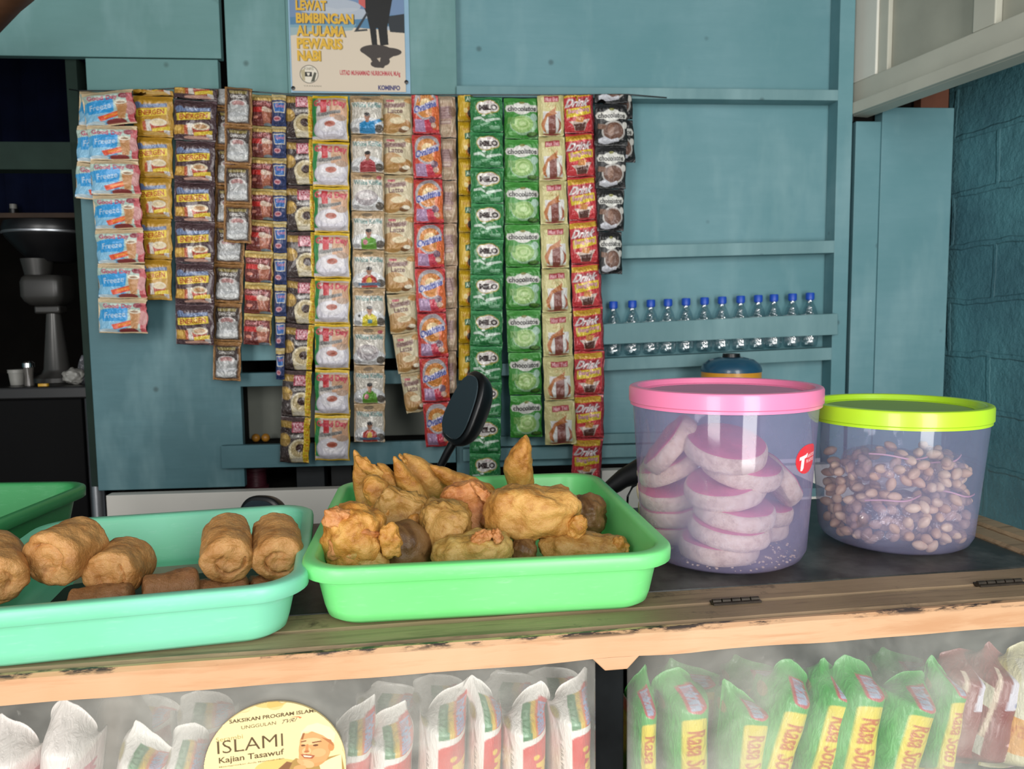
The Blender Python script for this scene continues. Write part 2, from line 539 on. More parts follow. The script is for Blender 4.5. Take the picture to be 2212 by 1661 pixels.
def beige_milk():
    c = Cv(SW, SH, '#bfa288')
    c.rect(.1, .08, .8, .2, '#cbb39a').rect(.12, .28, .8, .58, '#a58480').ell(.8, .4, .2, .12, '#8d6f5a').rect(.12, .6, .7, .7, '#8d6462').rect(.16, .62, .66, .68, '#c6aea0')
    for k in range(4): c.rect(.18, .31 + k * .06, .74, .335 + k * .06, '#8e6c6c')
    c.poly([(.9, .55), (.98, .57), (.66, 1), (.56, 1)], '#d8c2a8').ell(.3, .85, .3, .1, '#cdb59a').rect(0, .97, 1, 1, '#a58a72')
    return c.out()


def yellow_ginger():
    c = Cv(SW, SH, '#d2ab1f')
    c.rect(0, .0, 1, .06, '#a58518').text('SUSU', .3, .2, .95, .27, '#c48a3a', th=.02).poly([(.42, .34), (1, .32), (1, .5), (.45, .5)], '#23683a').text('AN', .5, .355, .95, .475, '#cfe0c8', th=.04)
    c.ell(.78, .78, .3, .17, '#c8821e').ell(.8, .8, .2, .1, '#3c2a20').ell(.5, .72, .14, .07, '#e6d08c').rect(0, .95, 1, 1, '#b08e18')
    return c.out()


def milo():
    c = Cv(SW, SH, '#23803f')
    c.rect(0, 0, 1, .1, '#3f9a5a')
    for x, y, rx, ry in ((.36, .3, .16, .13), (.55, .26, .2, .12), (.7, .33, .16, .12), (.45, .4, .2, .1)): c.ell(x, y, rx + .025, ry + .025, '#b9a243')
    for x, y, rx, ry in ((.36, .3, .16, .13), (.55, .26, .2, .12), (.7, .33, .16, .12), (.45, .4, .2, .1)): c.ell(x, y, rx, ry, '#e4ddd6')
    c.text('NESTLE', .5, .17, .76, .22, '#cf8e9c').text('MILO', .27, .25, .82, .41, '#3a2826', th=.06)
    c.poly([(.1, .6), (.3, .56), (.44, .66), (.9, .6), (.95, .64), (.5, .74), (.3, .64), (.1, .66)], '#cfe0d0').poly([(.4, .58), (.52, .62), (.44, .72)], '#4e7c50').ell(.4, .54, .06, .03, '#e6efe6')
    c.poly([(.3, .78), (.6, .72), (.62, .76), (.36, .84)], '#8fc29a').poly([(.56, .86), (.9, .82), (.88, .92), (.6, .92)], '#86bd94').poly([(.1, .84), (.3, .8), (.3, .92), (.12, .94)], '#5da273').ell(.64, .5, .06, .02, '#7f9a2c')  # lighter green patches are foil reflections painted into the print
    c.rect(0, .965, 1, 1, '#1c6e36')
    return c.out()


def choco(dark):
    c = Cv(SW, SH, '#131314' if dark else '#3d9133')
    c.rect(0, 0, 1, .13, '#262628' if dark else '#4fa347')
    W_ = '#dedcd4'
    c.ell(.5, .29, .28, .14, W_).poly([(.08, .22), (.92, .22), (.97, .29), (.92, .37), (.08, .37), (.03, .29)], W_).ell(.5, .16, .08, .03, '#8d8a4a')
    c.text('chocolatos', .10, .235, .90, .355, '#2c2a28', th=.04)
    if dark:
        c.ell(.56, .66, .36, .24, '#b9b4ae').ell(.56, .66, .31, .2, '#6d4a3a').ell(.48, .63, .1, .13, '#8a6450').poly([(.1, .48), (.34, .5), (.3, .62), (.08, .6)], '#7b5844').ell(.9, .52, .08, .08, '#d8d4cc')
        c.poly([(.12, .84), (.3, .78), (.5, .86), (.7, .82), (.72, .9), (.3, .95), (.12, .92)], '#cfcfd6')
    else:
        c.ell(.54, .68, .37, .23, '#9cc29a').ell(.5, .66, .31, .2, '#8fb964').ell(.5, .65, .22, .14, '#b6d48c').ell(.51, .64, .16, .1, '#97bf6a').ell(.52, .64, .1, .06, '#bcd794').rect(.1, .5, .3, .66, '#6da050')
        c.ell(.84, .5, .1, .09, '#a9c9b4').ell(.8, .9, .17, .06, '#2c4a20').ell(.8, .885, .12, .04, '#4f7c2c').poly([(.1, .84), (.3, .82), (.4, .92), (.14, .92)], '#6fb463')
    c.rect(0, .965, 1, 1, '#18181a' if dark else '#347f2c')
    return c.out()


def max_tea():
    c = Cv(SW, SH, '#d5cb8f')
    c.rect(0, 0, 1, .05, '#bfb578').poly([(.24, .12), (.78, .11), (.78, .24), (.24, .25)], '#b23c46').text('Max Tea', .28, .135, .74, .225, '#dca2a6', th=.03).text('Tarikk', .32, .27, .72, .36, '#b4873c', sl=.2)
    c.rect(.18, .45, .86, .92, '#dedbd6').poly([(.38, .5), (.66, .5), (.66, .93), (.38, .93)], '#84463a').ell(.52, .5, .14, .04, '#9c5a40')
    c.poly([(.12, .72), (.3, .5), (.7, .34), (.66, .46), (.74, .5), (.5, .52), (.34, .58), (.24, .78), (.3, .93), (.16, .86)], '#b86d2e').poly([(.74, .58), (.86, .7), (.86, .84), (.72, .93), (.78, .8), (.78, .7)], '#a4532e').ell(.5, .95, .36, .02, '#8a3434')
    return c.out()


def drink_red():
    c = Cv(SW, SH, '#cf3239')
    c.poly([(0, .08), (.9, .04), (.9, .16), (0, .2)], '#e0b326').text('GRATIS', .14, .085, .74, .15, '#c98a22', th=.03, dv=-.03)
    c.rect(.9, .05, 1, 1, '#9c2230').poly([(.1, .3), (.3, .22), (.86, .2), (.86, .38), (.12, .44)], '#a82a34')
    c.text('Drink', .1, .22, .84, .4, '#e2dcda', th=.03, sl=.2, dv=-.03)
    c.poly([(.08, .46), (.88, .38), (.88, .56), (.1, .66)], '#e2c526').text('Beng', .14, .45, .48, .58, '#cf8f9a', th=.05, dv=-.03).text('Beng', .5, .42, .84, .54, '#cf8f9a', th=.05, dv=-.03)
    c.poly([(.16, .74), (.84, .68), (.72, .8), (.66, .94), (.34, .94), (.28, .82)], '#d9c2b4').poly([(.3, .8), (.7, .76), (.64, .94), (.36, .94)], '#5a2e22').poly([(.4, .62), (.66, .64), (.6, .76), (.36, .74)], '#d38a3c')
    c.rect(0, .955, 1, 1, '#a3252e')
    return c.out()


_img = {}


def design(k):
    if k not in _img:
        _img[k] = {'gdb': good_day_blue, 'eny': lambda: energen(0), 'end': lambda: energen(1), 'gold': gold_coffee, 'moc': red_mocha, 'blu': blue_narrow,
                   'tor': brown_cup, 'gdw': good_day_white, 'cre': creamy, 'ova': ovaltine, 'bei': beige_milk, 'yel': yellow_ginger, 'mil': milo,
                   'chg': lambda: choco(0), 'chb': lambda: choco(1), 'max': max_tea, 'dri': drink_red,
                   'wk0': lambda: white_koffie('#1f8bc4'), 'wk1': lambda: white_koffie('#a8363e'), 'wk2': lambda: white_koffie(None), 'wk3': lambda: white_koffie('#5fa02a'),
                   'wk4': lambda: white_koffie('#b8382c'), 'wk5': lambda: white_koffie('#dccb26')}[k]()
    return _img[k]


_sm = {}


def sachet_mesh(kind, var, frac=1.0, foil=False):
    key = (kind, var, round(frac, 2))
    if key in _sm: return _sm[key]
    img = design(kind); h, w_ = img.shape[:2]
    r0 = int(round((1 - frac) * (h - 1))); r0 = min(r0, h - 4)
    U, V = np.meshgrid(np.linspace(0, 1, w_), np.linspace(0, 1, h))
    s = np.clip(np.minimum(V, 1 - V) / 0.16, 0, 1); s = s * s * (3 - 2 * s)
    b = (1 - np.abs(2 * U - 1) ** 3.2) * s
    sd = hash(kind) % 97 if False else sum(map(ord, kind)) * 7 + var * 13
    cr = wavy(U, V, sd, 7, 6, 22)
    edge = 1 - np.clip(np.minimum(V, 1 - V) / 0.3, 0, 1)
    ydep = b * (0.72 + 0.22 * cr) + 0.30 * edge * s * np.abs(np.sin(U * 17 + 3 * cr)) + 0.10 * wavy(U, V, sd + 5, 4, 2, 5)
    zz = 0.5 - V + 0.006 * np.sin(U * 9 + var)
    xx = U - 0.5 + 0.012 * np.sin(V * 11 + var * 2) * (2 * U - 1)
    U, V, ydep, zz, xx, img = (a[r0:] for a in (U, V, ydep, zz, xx, img))
    zz = (zz - (zz.max() + zz.min()) / 2) / (zz.max() - zz.min())
    me = sheet_mesh('sachet', xx, -ydep, zz, img * .84, M_FOIL if foil else M_FILM)
    _sm[key] = me
    return me


def strip(kinds, label, y0, y1, pitch, path, off, depth=0.011, foil=False, tilt=0.0):
    """a hanging strip of joined sachets; path gives (y, left, right) in the photograph, laid on the plane `off` before the wall"""
    n = (y1 - y0) / pitch
    full = int(n + 1e-6); part = n - full
    ys = [y0 + (part * pitch if part > .12 else 0) + k * (y1 - y0 - (part * pitch if part > .12 else 0)) / full for k in range(full + 1)]
    if part > .12: ys = [y0] + ys
    P = [p[0] for p in path]
    xl = lambda y: float(np.interp(y, P, [p[1] for p in path])); xr = lambda y: float(np.interp(y, P, [p[2] for p in path]))
    t0 = wl((xl(y0) + xr(y0)) / 2, y0, off)
    root = thing('sachet_strip', label, 'sachet strip', WALL @ Matrix.Translation(t0), 'strips of drink sachets hanging on the wire')
    rnd = random.Random(int(xl(y0)))
    for k in range(len(ys) - 1):
        ya, yb = ys[k], ys[k + 1]
        a = wl(xl(ya), ya, off); b = wl(xr(ya), ya, off); c = wl(xl(yb), yb, off); d = wl(xr(yb), yb, off)
        ctr = (a + b + c + d) / 4
        wdt = ((b - a).length + (d - c).length) / 2; hgt = (a.z + b.z - c.z - d.z) / 2
        ang = math.atan2((c.x + d.x - a.x - b.x) / 2, hgt)
        frac = 1.0
        if part > .12 and k == 0: frac = part
        kd = kinds[k % len(kinds)] if isinstance(kinds, (list, tuple)) else kinds
        me = sachet_mesh(kd, (k * 5 + int(xl(y0))) % 3, frac, foil)
        o = bpy.data.objects.new('sachet', me); COL.objects.link(o); o.parent = root
        hg = sqrt(hgt ** 2 + ((c.x + d.x - a.x - b.x) / 2) ** 2)
        o.matrix_local = Matrix.Translation(ctr - t0) @ Euler((rnd.uniform(-.05, .05), -ang, rnd.uniform(-.08, .08) + tilt)).to_matrix().to_4x4() @ Matrix.Diagonal((wdt, depth * rnd.uniform(.85, 1.15), hg * 1.012, 1))
    return root


# ================================================================== THE SETTING
def wboard(name, px, off, thick=0.02, mat=None, bevel=0.0015, label=None, M=None):
    """board on the back wall from a rectangle (left, top, right, bottom)"""
    l, t, r, b = px
    cy, cx = (max(t, 0) + min(b, 1200)) / 2, (max(l, 0) + r) / 2
    x0, x1 = wl(l, cy, off).x, wl(r, cy, off).x
    z1, z0 = wl(cx, t, off).z, wl(cx, b, off).z
    m = MB(); m.box(-(x1 - x0) / 2, (x1 - x0) / 2, -off, -off + thick, -(z1 - z0) / 2, (z1 - z0) / 2)
    o = m.build(name, mat or M_TEAL, None, WALL @ Matrix.Translation(((x0 + x1) / 2, 0, (z0 + z1) / 2)), False, bevel)
    o['kind'] = 'structure'
    return o


def wbox(name, x0, x1, y0, y1, z0, z1, mat, frame=WALL, bevel=0.0):
    m = MB(); m.box(x0, x1, y0, y1, z0, z1)
    o = m.build(name, mat, None, frame, False, bevel); o['kind'] = 'structure'
    return o


def tboard(name, lf, rt, off, thick, mat):
    """board that is not quite level: (x, top, bottom) at its left and right end"""
    (xa, ta, ba), (xb, tb_, bb) = lf, rt
    A, B, C_, D_ = wl(xa, ta, off), wl(xa, ba, off), wl(xb, tb_, off), wl(xb, bb, off)
    cx, cz = (A.x + C_.x) / 2, (A.z + B.z + C_.z + D_.z) / 4
    m = MB(); q = [(A.x, A.z), (B.x, B.z), (D_.x, D_.z), (C_.x, C_.z)]
    m.loops([[(x - cx, y, z - cz) for x, z in q] for y in (-off, -off + thick)])
    o = m.build(name, mat, None, WALL @ Matrix.Translation((cx, 0, cz)), False, .0015)
    o['kind'] = 'structure'
    return o


XR = wl(2046, 500, 0).x                       # the corner with the brick wall
XD = wl(192, 600, .02).x                      # right edge of the doorway
# back wall: the sheets behind the frame
wm = MB()


def sheet(l, t, r, b, off, th=.02):
    cy, cx = (max(t, 0) + min(b, 1200)) / 2, (max(l, 0) + r) / 2
    x0, x1 = wl(l, cy, off).x, wl(r, cy, off).x
    z1, z0 = wl(cx, t, off).z, wl(cx, b, off).z
    wm.box(x0, x1, -off, -off + th, z0, z1)


sheet(986, -260, 1812, 1000, 0)
sheet(480, 200, 990, 776, .0)
wall = wm.build('wall_back', M_TEAL, None, WALL, False, .0015); wall['kind'] = 'structure'
ti = 0


def trim(*a, **k):
    global ti
    ti += 1
    return wboard('trim_%d' % ti, *a, **k)


trim((-900, -260, 475, 123), .022, mat=M_TEAL_L)
trim((192, 127, 476, 402), .02, mat=M_TEAL_L)
trim((192, 402, 515, 1056), .02, mat=M_TEAL_D)
trim((490, -260, 622, 300), .02, mat=M_TEAL_L)
trim((621, -260, 890, 300), .031, .03, mat=M_TEAL_L)
trim((876, -260, 986, 208), .032, mat=M_TEAL_L)
trim((986, 189, 1812, 213), .045, .041, M_RAIL)
tboard('trim_27', (1000, 539, 568), (1806, 519, 546), .045, .041, M_RAIL)
tboard('trim_28', (1000, 790, 816), (1806, 750, 777), .045, .041, M_RAIL)
trim((515, 802, 1000, 831), .02, .03, M_TEAL_D)
trim((477, 957, 985, 1006), .04, .018, M_TEAL_D)
trim((1000, 938, 1600, 959), .02, .02, M_RAIL)
trim((1000, 963, 1600, 989), .032, .03, M_RAIL)
trim((1803, -260, 1835, 1010), .046, .045, M_TEAL)
trim((1839, 262, 1894, 1010), .028, .028, M_TEAL)
trim((1895, 232, 2047, 1010), .034, .034, M_TEAL)
trim((168, 124, 192, 1052), .0, .05, M_GREENBEAM)
trim((-900, 306, 168, 366), .0, .05, M_GREENBEAM)
trim((985, 800, 1016, 1040), .012, .02, M_TEAL_D)
wboard('trim_20', (232, 1053, 1420, 1330), .05, .03, M_WHITEBOARD)
zw = wl(800, 1030, .05).z
wbox('trim_24', wl(1300, 1030, .05).x, XR, -.049, -.02, .1, zw - .001, M_WHITEBOARD)
wbox('trim_25', wl(1450, 900, .05).x, wl(1700, 900, .05).x, -.24, .0, zw - .03, zw - .012, M_TEAL_D)
wboard('trim_21', (1990, 190, 2050, 233), .03, .03, M_BROWNBARE)
wboard('trim_22', (1836, -260, 2060, 300), -.01, .02, M_DARKWOOD)
# recess behind the low openings
x0, x1 = wl(512, 900, 0).x, wl(1010, 900, 0).x
zt, zb = wl(700, 760, 0).z, wl(700, 1062, 0).z
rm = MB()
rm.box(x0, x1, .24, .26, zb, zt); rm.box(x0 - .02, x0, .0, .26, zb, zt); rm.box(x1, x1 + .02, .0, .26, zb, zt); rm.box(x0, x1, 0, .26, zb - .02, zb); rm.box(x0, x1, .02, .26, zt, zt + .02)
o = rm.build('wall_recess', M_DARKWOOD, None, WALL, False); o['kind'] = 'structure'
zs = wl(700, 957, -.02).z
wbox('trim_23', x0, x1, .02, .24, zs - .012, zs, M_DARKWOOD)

# brick wall on the right
t = NT('painted_blockwork'); v = t.coord()
tc = t.n('ShaderNodeCombineXYZ'); sp = t.n('ShaderNodeSeparateXYZ')
dn = t.n('ShaderNodeTexNoise'); dn.inputs['Scale'].default_value = 7; dn.inputs['Detail'].default_value = 5; t.l(v, dn.inputs['Vector'])
va = t.n('ShaderNodeVectorMath'); va.operation = 'SCALE'; va.inputs['Scale'].default_value = .035; t.l(dn.outputs['Color'], va.inputs[0])
vb = t.n('ShaderNodeVectorMath'); vb.operation = 'ADD'; t.l(v, vb.inputs[0]); t.l(va.outputs[0], vb.inputs[1])
t.l(vb.outputs[0], sp.inputs[0]); t.l(sp.outputs['Y'], tc.inputs['X']); t.l(sp.outputs['Z'], tc.inputs['Y'])
br = t.n('ShaderNodeTexBrick'); br.inputs['Scale'].default_value = 1.0; br.inputs['Brick Width'].default_value = .30; br.inputs['Row Height'].default_value = .125
br.inputs['Mortar Size'].default_value = .008; br.inputs['Mortar Smooth'].default_value = .5
br.inputs['Color1'].default_value = (.6, .6, .6, 1); br.inputs['Color2'].default_value = (.66, .66, .66, 1); br.inputs['Mortar'].default_value = (1, 1, 1, 1)
t.l(tc.outputs[0], br.inputs['Vector'])
n1 = t.noise(v, 5, 6, .65); n2 = t.noise(v, 40, 5, .7)
c = t.mix(t.ramp(n1, [(.35, (0,) * 3), (.68, (1,) * 3)]), '#497682', '#6199a3')
c = t.mix(t.ramp(n2, [(.66, (0,) * 3), (.76, (.5,) * 3)]), c, '#7fa6ab')
t.base(c); t.set(Roughness=.65)
hm = t.mix(.45, br.outputs['Color'], n2); t.bump(hm, .9, .02)
M_BLOCK = t.mat
wbox('wall_right', XR, XR + .12, -2.6, .3, 0, 2.6, M_BLOCK)
# floor, ceiling, left parts of the shop, the dark back room
M_FLOOR = plain('cement_floor', '#6f6a62', .8, .15, 5)
M_CEIL = plain('ceiling_boards', '#5d5548', .8, .15, 5)
wbox('floor', -3.2, XR + .1, -4, 3.2, -.05, 0, M_FLOOR)
wbox('ceiling', -3.2, XR + .1, -1.5, 3.2, 2.45, 2.5, M_CEIL)
wbox('wall_left', -3.2, -3.1, -1.5, 3.2, 0, 2.45, M_TEAL_D)
wbox('wall_rear', -3.2, XR + .1, 2.4, 2.5, 0, 2.45, M_DARKWOOD)
M_NIGHT = plain('dim_room_wall', '#0c0a08', .95, .3, 8, spec=.1)  # near-black colour carries the dimness of the back room
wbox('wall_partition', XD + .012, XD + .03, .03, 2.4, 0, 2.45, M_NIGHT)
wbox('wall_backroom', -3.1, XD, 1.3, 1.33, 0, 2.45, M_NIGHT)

# ================================================================== THE COUNTER
t = NT('worn_batten_wood'); v = t.coord((1, 1, 1)); vg = t.coord((1.5, 22, 22))
n1 = t.noise(vg, 4, 7, .65, .6); n2 = t.noise(v, 16, 6, .7); n3 = t.noise(v, 5, 4)
c = t.mix(t.ramp(n3, [(.35, (0,) * 3), (.65, (1,) * 3)]), '#8a7258', '#a98f70')
c = t.mix(t.ramp(n1, [(.30, (.8,) * 3), (.48, (0,) * 3)]), c, '#4a3a28')
c = t.mix(t.ramp(n2, [(.60, (0,) * 3), (.70, (.75,) * 3)]), c, '#2d241a')
t.base(c); t.set(Roughness=.6); t.bump(n1, .25, .003); M_BATTEN = t.mat
t = NT('peach_painted_wood'); v = t.coord(); vg = t.coord((2, 20, 20))
n1 = t.noise(vg, 5, 6, .6, .4); n2 = t.noise(v, 30, 5, .75); n3 = t.noise(v, 6, 4)
c = t.mix(t.ramp(n3, [(.35, (0,) * 3), (.65, (1,) * 3)]), '#c69870', '#d0a782')
c = t.mix(t.ramp(n1, [(.34, (.5,) * 3), (.5, (0,) * 3)]), c, '#b57f55')
c = t.mix(t.ramp(n2, [(.68, (0,) * 3), (.73, (.8,) * 3)]), c, '#5d4230')
zx = t.n('ShaderNodeSeparateXYZ'); t.l(v, zx.inputs[0])
mr = t.n('ShaderNodeMapRange'); t.l(zx.outputs['Z'], mr.inputs['Value']); mr.inputs['From Min'].default_value = TOP - .0045; mr.inputs['From Max'].default_value = TOP - .0015
n4 = t.noise(t.coord((1, 4, 4)), 24, 6, .7); n5 = t.noise(t.coord((1, .2, .2)), 5, 3)
k1 = t.n('ShaderNodeMath', operation='MULTIPLY'); t.l(n4, k1.inputs[0]); t.l(n5, k1.inputs[1])
k2 = t.n('ShaderNodeMath', operation='MULTIPLY'); t.l(t.ramp(k1.outputs[0], [(.25, (0,) * 3), (.29, (1,) * 3)]), k2.inputs[0]); t.l(mr.outputs[0], k2.inputs[1])
c = t.mix(k2.outputs[0], c, '#3a2f2a')
t.base(c); t.set(Roughness=.5); t.bump(n1, .15, .002); M_PEACH = t.mat
t = NT('black_counter_sheet'); v = t.coord()
n1 = t.noise(v, 14, 6, .7); n2 = t.noise(v, 90, 4, .7)
c = t.mix(t.ramp(n1, [(.45, (0,) * 3), (.72, (1,) * 3)]), '#2d2c2a', '#5a5a57')
c = t.mix(t.ramp(n2, [(.70, (0,) * 3), (.78, (.4,) * 3)]), c, '#8a8a84')
t.base(c); t.set(Roughness=.42); M_SHEET = t.mat

counter = thing('display_counter', 'wooden display counter with black top, peach front rail and dusty glass front', 'counter', CNT @ Matrix.Translation((0, 0, 0)))
CX0, CX1, CD = -.95, .625, .392


def cbox(name, x0, x1, y0, y1, z0, z1, mat, bevel=.0015, parent=None):
    m = MB(); m.box(x0, x1, y0, y1, z0, z1)
    return m.build(name, mat, parent or counter, None, False, bevel)


def rough_batten(name, x0, x1, y0, y1, z0, z1, mat, axis='x', seed=1, amp=.0016, parent=None):
    """long batten with hand-worn, slightly irregular edges"""
    m = MB(); n = 90; ls = []
    for k in range(n + 1):
        f = k / n; q = [noise.noise(Vector((f * 26, seed * 7.3 + i * 3.1, 0))) * amp for i in range(8)]
        if axis == 'x':
            x = x0 + (x1 - x0) * f; r = .003
            ls.append([(x, y0, z0 + q[0]), (x, y0, z1 - r + q[1]), (x, y0 + r + q[2], z1), (x, y1 - r + q[3], z1), (x, y1, z1 - r), (x, y1, z0)])
        else:
            y = y0 + (y1 - y0) * f; r = .003
            ls.append([(x0, y, z0), (x0, y, z1 - r + q[1]), (x0 + r + q[2], y, z1), (x1 - r + q[3], y, z1), (x1, y, z1 - r), (x1, y, z0)])
    m.loops(ls)
    return m.build(name, mat, parent or counter, None, True, ang=30)


rough_batten('front_rail', CX0, CX1 + .02, 0, .010, TOP - .0225, TOP - .0005, M_PEACH, seed=2)
rough_batten('top_batten', CX0, CX1 + .02, .0105, .044, TOP - .022, TOP, M_BATTEN, seed=3)
rough_batten('top_batten', CX0, .565, .0455, .084, TOP - .022, TOP, M_BATTEN, seed=4)
rough_batten('side_batten', .567, .596, .046, CD, TOP - .022, TOP + .003, M_BATTEN, 'y', 5)
rough_batten('side_batten', .5975, .625, .046, CD, TOP - .022, TOP + .006, M_BATTEN, 'y', 6)
cbox('top_panel', CX0, .566, .0855, CD, TOP - .016, TOP - .0005, M_SHEET)
cbox('back_panel', CX0, CX1, CD - .012, CD, 0.02, TOP - .0225, M_DARKWOOD)
cbox('end_panel', CX1 - .015, CX1, .02, CD - .012, .02, TOP - .0225, M_DARKWOOD)
cbox('shelf', CX0, CX1 - .015, .016, CD - .012, .735, .752, M_DARKWOOD)
cbox('base', CX0, CX1, .02, CD, 0, .06, M_DARKWOOD)
p0 = cl(1287, 1520, .014); p1 = cl(1352, 1520, .014)
M_POST = plain('grimy_post', '#101213', .8, .6, 14, spec=.1)
cbox('post', p0.x, p1.x, .020, .045, .06, TOP - .0225, M_POST)
# bracket under the rail
b0 = cl(1280, 1440, .0).x; b1 = cl(1384, 1440, .0).x; zb_ = cl(1330, 1449, .0).z
m = MB(); hh = .004
m.loops([[(b0, y, TOP - .0222), (b0 + .011, y, zb_), (b1 - .011, y, zb_), (b1, y, TOP - .0222)] for y in (.001, .02)])
m.build('bracket', M_PEACH, counter, None, False, .001)
M_HINGE = plain('rusty_hinge', '#3c342c', .5, .4, 60, metal=.4)
for l_, r_, yy in ((1535, 1646, 1302), (2112, 2225, 1266)):
    a = onz(l_, yy, TOP); b = onz(r_, yy, TOP); a = CNT.inverted() @ a; b = CNT.inverted() @ b
    m = MB(); yc = .045
    m.box(a.x, b.x, yc - .006, yc + .004, TOP - .001, TOP + .0018)
    for k in range(5):
        x = a.x + (b.x - a.x) * (k + .05) / 5
        m.tube([(x, yc - .001, TOP + .0022), (x + (b.x - a.x) * .17, yc - .001, TOP + .0022)], .0022, 10)
    m.build('hinge', M_HINGE, counter)
# dusty glass
t = NT('dusty_glass'); v = t.coord()
n1 = t.noise(v, 7, 5, .6, .5); n2 = t.noise(v, 60, 5, .75)
f = t.ramp(n1, [(.34, (.04,) * 3), (.52, (.14,) * 3), (.74, (.32,) * 3)])
f = t.mix(t.ramp(n2, [(.64, (0,) * 3), (.74, (1,) * 3)]), f, (.22, .22, .22, 1))
tr = t.n('ShaderNodeBsdfTransparent'); df = t.n('ShaderNodeBsdfDiffuse'); df.inputs[0].default_value = L4('#e6e4da')
mx = t.n('ShaderNodeMixShader'); t.l(f, mx.inputs[0]); t.l(tr.outputs[0], mx.inputs[1]); t.l(df.outputs[0], mx.inputs[2])
gl = t.n('ShaderNodeBsdfGlossy'); gl.inputs['Roughness'].default_value = .08
mx2 = t.n('ShaderNodeMixShader'); t.l(t.sheen(.04, .3), mx2.inputs[0]); t.l(mx.outputs[0], mx2.inputs[1]); t.l(gl.outputs[0], mx2.inputs[2])
t.l(mx2.outputs[0], t.out.inputs[0]); M_GLASS = t.mat
cbox('glass_front', CX0, p0.x - .001, .0115, .0145, .06, TOP - .023, M_GLASS, 0)
cbox('glass_front', p1.x + .001, CX1 - .002, .0115, .0145, .06, TOP - .023, M_GLASS, 0)

# ================================================================== SACHET STRIPS ON THE WALL
wm2 = MB()
pts = [wl(376, 191, .062), wl(470, 193, .063), wl(620, 203, .064), wl(900, 205, .064), wl(1200, 205, .062), wl(1356, 204, .055), wl(1440, 211, .046)]
pts = [wl(150, 193, .024), wl(172, 196, .06), wl(285, 196, .062)] + pts
wm2.tube(pts, .0014, 8)
o = wm2.build('hanging_wire', M_BLACK, None, WALL); tag(o, 'thin black wire along the teal wall carrying all the sachet strips', 'wire')

strip('gdb', 'short light blue sachet strip half hidden behind the longer light blue strip', 200, 433, 78, [(200, 172, 275), (433, 165, 270)], .05)
strip('gdb', 'long light blue iced coffee sachet strip with beige seams, leftmost in front', 197, 720, 74.7,
      [(197, 172, 290), (275, 190, 296), (350, 197, 298), (425, 200, 305), (495, 205, 310), (570, 210, 316), (720, 215, 320)], .088)
strip('eny', 'mustard yellow cereal drink sachet strip beside the light blue strips', 195, 648, 88, [(195, 286, 376), (420, 298, 373), (648, 306, 371)], .065)
strip('end', 'dark brown cereal drink sachet strip with yellow name bands', 192, 745, 88, [(192, 376, 470), (420, 378, 464), (745, 380, 463)], .078, foil=True)
strip('gold', 'long gold-bordered coffee sachet strip hanging partly behind the shorter one', 194, 822, 84, [(194, 464, 535), (430, 466, 530), (560, 462, 528), (822, 460, 520)], .06, foil=True)
strip('gold', 'short gold-bordered coffee sachet strip of four, in front of the longer one', 190, 525, 84.5, [(190, 487, 545), (525, 484, 543)], .095, foil=True)
strip('moc', 'maroon and red mocha sachet strip with gold seams', 205, 745, 67.5, [(205, 545, 592), (500, 538, 593), (530, 530, 592), (745, 527, 586)], .066, foil=True)
strip('blu', 'narrow dark blue sachet strip with pale gold seams', 205, 820, 67.5, [(205, 587, 618), (600, 592, 620), (820, 597, 614)], .078, foil=True)
strip('tor', 'dark brown coffee cup sachet strip with a yellow ribbed right edge', 207, 1000, 100, [(207, 614, 678), (600, 620, 686), (800, 612, 674), (1000, 604, 668)], .07, foil=True)
strip('gdw', 'pale lilac cappuccino sachet strip framed in yellow', 207, 995, 98.5, [(207, 674, 753), (600, 680, 757), (995, 681, 756)], .09)
strip(['wk0', 'wk1', 'wk2', 'wk3', 'wk4', 'wk5', 'wk2', 'wk3', 'wk4'], 'kraft and silver white coffee sachet strip with footballer prints', 207, 955, 83, [(207, 756, 828), (600, 762, 832), (955, 766, 832)], .078, foil=True)
strip('cre', 'beige creamy latte sachet strip swinging right at its lower end', 207, 890, 85, [(207, 823, 893), (500, 829, 896), (640, 834, 900), (700, 842, 905), (890, 880, 925)], .062)
strip('ova', 'red and orange malt drink sachet strip', 207, 965, 96.5, [(207, 889, 946), (400, 893, 957), (600, 897, 961), (760, 904, 968), (965, 921, 976)], .082, foil=True)
strip('bei', 'narrow brownish beige sachet strip between the red orange strip and the yellow strip', 207, 850, 92, [(207, 944, 984), (500, 951, 988), (850, 962, 986)], .062)
strip('yel', 'narrow yellow ginger milk sachet strip left of the dark green strip', 207, 822, 80, [(207, 989, 1022), (500, 992, 1022), (822, 991, 1020)], .06)
strip('mil', 'dark green malt sachet strip, longest of the row', 210, 1056, 77, [(210, 1016, 1085), (400, 1017, 1089), (700, 1016, 1086), (1056, 1015, 1080)], .086, foil=True)
strip('chg', 'bright green chocolate drink sachet strip with white name badges', 212, 945, 92, [(212, 1089, 1164), (600, 1092, 1168), (945, 1104, 1171)], .07)
strip('max', 'cream coloured milk tea sachet strip', 207, 960, 95, [(207, 1161, 1216), (500, 1168, 1228), (960, 1178, 1245)], .08)
strip('dri', 'red chocolate drink sachet strip with yellow bands', 207, 1040, 94, [(207, 1215, 1281), (450, 1229, 1291), (760, 1241, 1306), (950, 1240, 1303), (1040, 1233, 1296)], .07, foil=True)
strip('chb', 'black chocolate drink sachet strip of four at the right end', 205, 592, 92, [(205, 1284, 1357), (400, 1288, 1350), (592, 1296, 1341)], .085)
strip('chb', 'short black sachet strip peeking out behind the black chocolate strip', 208, 352, 92, [(208, 1302, 1364), (352, 1308, 1373)], .056)

